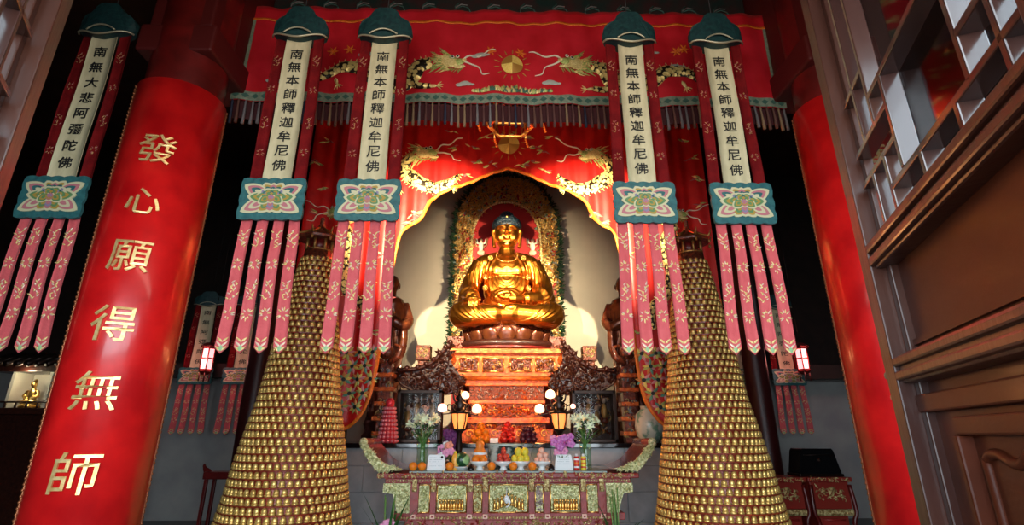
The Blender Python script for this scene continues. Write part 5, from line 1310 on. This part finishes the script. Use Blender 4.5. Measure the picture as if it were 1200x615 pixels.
plant(P(722, 600, 6.5).x, 6.5, 'leafy bamboo plant at the right table end before the right tower', 7, 0)

# ================================================================== the side bays
for x, lab in ((-4.35, 'dark timber column in the left bay between lantern and left tower'), (4.45, 'dark timber column in the right bay behind the right tower')):
    t = thing('timber_column', lab, 'column', (x, 9.2, 0))
    MB().lathe([(.2, .2), (.19, 8.6)], n=24).build('shaft', mat('near black red column', (.05, .006, .006), .4), t); MB().lathe([(0, 0), (.3, 0), (.3, .12), (.2, .2), (0, .2)], n=24).build('stone_base', MARBLE, t)
for s in (-1, 1):                                # low timber beams carrying the side banners
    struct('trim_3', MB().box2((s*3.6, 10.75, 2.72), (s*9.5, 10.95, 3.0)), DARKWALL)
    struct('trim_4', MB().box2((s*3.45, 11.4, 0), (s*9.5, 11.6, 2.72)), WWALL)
def lantern(px, py, lab):
    y = 10.3; q = P(px, py, y); t = thing('palace_lantern', lab, 'lantern', q); b = MB(); b.lathe([(.11, -.2), (.115, .2)], n=6, sm=False); b.build('lantern_glass', LANT, t)
    b = MB()
    for k in range(6): a = k*PI/3; b.tube([(.12*math.cos(a), .12*math.sin(a), -.24), (.12*math.cos(a), .12*math.sin(a), .24)], .012, 6)
    for z in (-.22, -.0, .2): b.lathe([(.11, z), (.135, z), (.135, z+.025), (.11, z+.025)], n=6, sm=False)
    b.lathe([(.17, .23), (.18, .25), (.08, .32), (0, .34)], n=6, sm=False); b.lathe([(0, -.3), (.06, -.3), (.13, -.24), (.0, -.24)], n=6, sm=False)
    b.build('lantern_frame', mat('dark red lantern frame', (.12, .01, .01), .4), t)
    b = MB(); 
    for k in range(6): a = k*PI/3; b.tube([(.1*math.cos(a), .1*math.sin(a), -.27), (.1*math.cos(a), .1*math.sin(a), -.42)], .014, 5)
    b.build('lantern_tassel', DKRED, t); MB().tube([(0, 0, .33), (0, 0, 8.6-q.z)], .006, 5).build('chain', IRON, t)
    light('POINT', 'lantern_light', (q.x, q.y-.25, q.z), None, 10, (1, .35, .3), .08)
lantern(243, 421, 'small glowing red lantern in the left bay, right of the left column'); lantern(940, 421, 'small glowing red lantern in the right bay, left of the right column')
# unseen dim cool area lights inside the side bays, onto the white walls
for s in (-1, 1): light('AREA', 'bay_light', (s*6.5, 8.6, 4.2), (s*6.6, 11.5, 1.4), 5, (.8, .9, 1), 2.2, .8)
# small shrine niche far left
q = P(27, 478, 8.6); t = thing('small_shrine', 'lit cream niche far left behind the banner tails holding a little golden buddha', 'shrine', (q.x, 8.6, q.z))
w1 = P(52, 460, 8.6).x-P(4, 460, 8.6).x; h1 = P(27, 436, 8.6).z-q.z
b = MB(); b.box2((-w1/2, .35, 0), (w1/2+.9, .4, h1)); b.box2((-w1/2, -.0, 0), (-w1/2+.05, .4, h1)); b.box2((w1/2-.05, 0, 0), (w1/2, .4, h1)); b.box2((w1/2+.85, 0, 0), (w1/2+.9, .4, h1)); b.build('niche', PLASTER, t)
b = MB(); b.box2((-w1/2-.3, -.1, -.1), (w1/2+1.2, .45, 0)); b.box2((-w1/2-.3, -.1, h1), (w1/2+1.2, .45, h1+.12))
b.box2((-w1/2-.2, .0, -q.z), (w1/2+1.1, .4, -.1)); b.build('shelf', BLACKW, t, bevel=.01)
b = MB()
for k in range(12): x = -w1/2-.25+k*.17; b.tube([(x, -.08, 0), (x, -.08, .09)], .015, 6)
b.tube([(-w1/2-.28, -.08, .09), (w1/2+1.15, -.08, .09)], .015, 6); b.build('railing', BLACKW, t)
b = MB()
for k in range(14): x = -w1/2-.25+k*.16; b.tube([(x, -.25, h1+.1), (x, .2, h1+.3)], .05, 8)
b.build('tiled_eave', IRON, t)
u = thing('small_buddha', 'little golden seated buddha in the lit niche at far left', 'statue', (q.x-.02, 8.72, q.z)); b = MB()
s_ = h1*.9
b.lathe([(0, 0), (.26*s_, 0), (.28*s_, .06*s_), (.2*s_, .12*s_), (0, .12*s_)], n=20)
b.ell((0, 0, .4*s_), (.15*s_, .11*s_, .24*s_), 0, 16, 12); b.ell((0, -.02, .18*s_), (.3*s_, .16*s_, .1*s_), 0, 18, 12); b.ell((0, -.02, .75*s_), (.085*s_, .085*s_, .11*s_), 0, 14, 10); b.ell((0, 0, .86*s_), (.05*s_, .05*s_, .06*s_), 0, 12, 8)
b.tube([(0, 0, .6*s_), (0, 0, .68*s_)], .05*s_, 10)
for s in (-1, 1): b.tube([(s*.13*s_, 0, .55*s_), (s*.22*s_, -.04*s_, .38*s_), (s*.05*s_, -.15*s_, .28*s_)], [.06*s_, .06*s_, .04*s_], 10); b.tube([(s*.2*s_, -.08*s_, .2*s_), (-s*.05*s_, -.17*s_, .18*s_)], .055*s_, 10)
obj_from(remesh(b, .012, 2), 'body', GOLD, u)
light('POINT', 'niche_light', (q.x, 8.45, q.z+h1*.95), None, 7, (1, .9, .6), .05)
# red carved altar cabinets in the right bay, black lacquer chest on top; a small one at left
def cabinet(x, y, w_, lab, ztop):
    t = thing('altar_cabinet', lab, 'altar cabinet', (x, y, 0)); b = MB()
    b.box2((-w_/2, 0, ztop-.42), (w_/2, .5, ztop-.06)); b.box2((-w_/2+.06, .04, 0), (w_/2-.06, .5, ztop-.42)); b.box2((-w_/2-.04, -.05, ztop-.06), (w_/2+.04, .52, ztop)); b.build('carcass', mat('dull red cabinet lacquer', (.3, .03, .02), .35, coat=.3), t, bevel=.008)
    b = MB(); relief(b, lambda x_, z, h=0: (x_, -.0-h, z), -w_/2+.1, w_/2-.1, ztop-.3, ztop-.14, 40, 0, .07, 5, .015)
    b.build('gilt_scrollwork', GILT, t); b = MB(); relief(b, lambda x_, z, h=0: (x_, -.05-h, z), -w_/2, w_/2, ztop-.05, ztop-.01, 40, 0, .04, 5, .01); b.build('gilt_rim_carving', GILT, t)
    b = MB()
    for k in range(26): b.tube([(-w_/2+.02+k*(w_-.04)/25, -.02, ztop-.42), (-w_/2+.02+k*(w_-.04)/25, -.02, ztop-.5)], [.014, .02], 5)
    b.build('gilt_fringe', GILT, t)
    b = MB(); b.box2((-w_/2+.12, .02, ztop-.95), (w_/2-.12, .05, ztop-.56)); b.tube([(-w_/2+.12, .02, ztop-.56), (w_/2-.12, .02, ztop-.56)], .015, 6); b.build('door_panel', mat('bright red panel', (.4, .03, .025), .35), t)
    for s in (-1, 1): MB().tube(spline([(s*(w_/2), -.02, ztop-.1), (s*(w_/2+.02), -.04, ztop-.45), (s*(w_/2-.03), -.03, ztop-.6), (s*(w_/2), -.03, 0)], 4), .03, 8).build('leg', DKRED, t)
zc = P(940, 559, 7.9).z
cabinet(P(921, 580, 7.9).x, 7.9, .52, 'red carved gilt altar cabinet in the right bay next to the right tower', zc)
cabinet(P(968, 580, 7.9).x+.07, 7.9, .56, 'red carved gilt altar cabinet in the right bay nearest the right column', zc)
q = P(955, 558, 8.2); t = thing('black_chest', 'glossy black tapered chest on the red cabinets in the right bay', 'chest', (q.x, 8.15, zc), 0, None, (.74, .8, .74))
b = MB(); ww = .42; po = [(-ww, 0), (ww, 0), (ww*.98, .1), (ww*.78, .48), (ww*.7, .52), (-ww*.7, .52), (-ww*.78, .48), (-ww*.98, .1)]; b.prism(po, lambda x, z, d: (x, d, z), -.15, .25); b.build('chest_body', BLK, t, bevel=.03)
MB().box2((-.44, -.18, .0), (.44, .28, .05)).build('foot_band', IRON, t, bevel=.008)
b = MB(); b.tube([(-.3, -.17, .4), (.3, -.17, .4)], .01, 6); b.ell((0, -.17, .3), (.03, .02, .04)); b.build('clasp', IRON, t)
q = P(258, 553, 8.2); t = thing('side_table', 'small dark red side table with upturned ends beside the left tower', 'table', (q.x+.05, 8.2, 0), 0, None, (.7, .8, 1))
b = MB(); b.box2((-.42, 0, q.z-.1), (.5, .4, q.z)); b.tube(spline([(-.4, .2, q.z-.02), (-.5, .2, q.z+.02), (-.56, .2, q.z+.1)], 4), [.05, .05, .05, .05, .045, .04, .03, .03, .02], 8); b.build('table_top', DKRED, t, bevel=.01)
for x_ in (-.36, .44):
    for y_ in (.05, .35): MB().box2((x_-.03, y_-.03, 0), (x_+.03, y_+.03, q.z-.1)).build('leg', DKRED, t, bevel=.005)
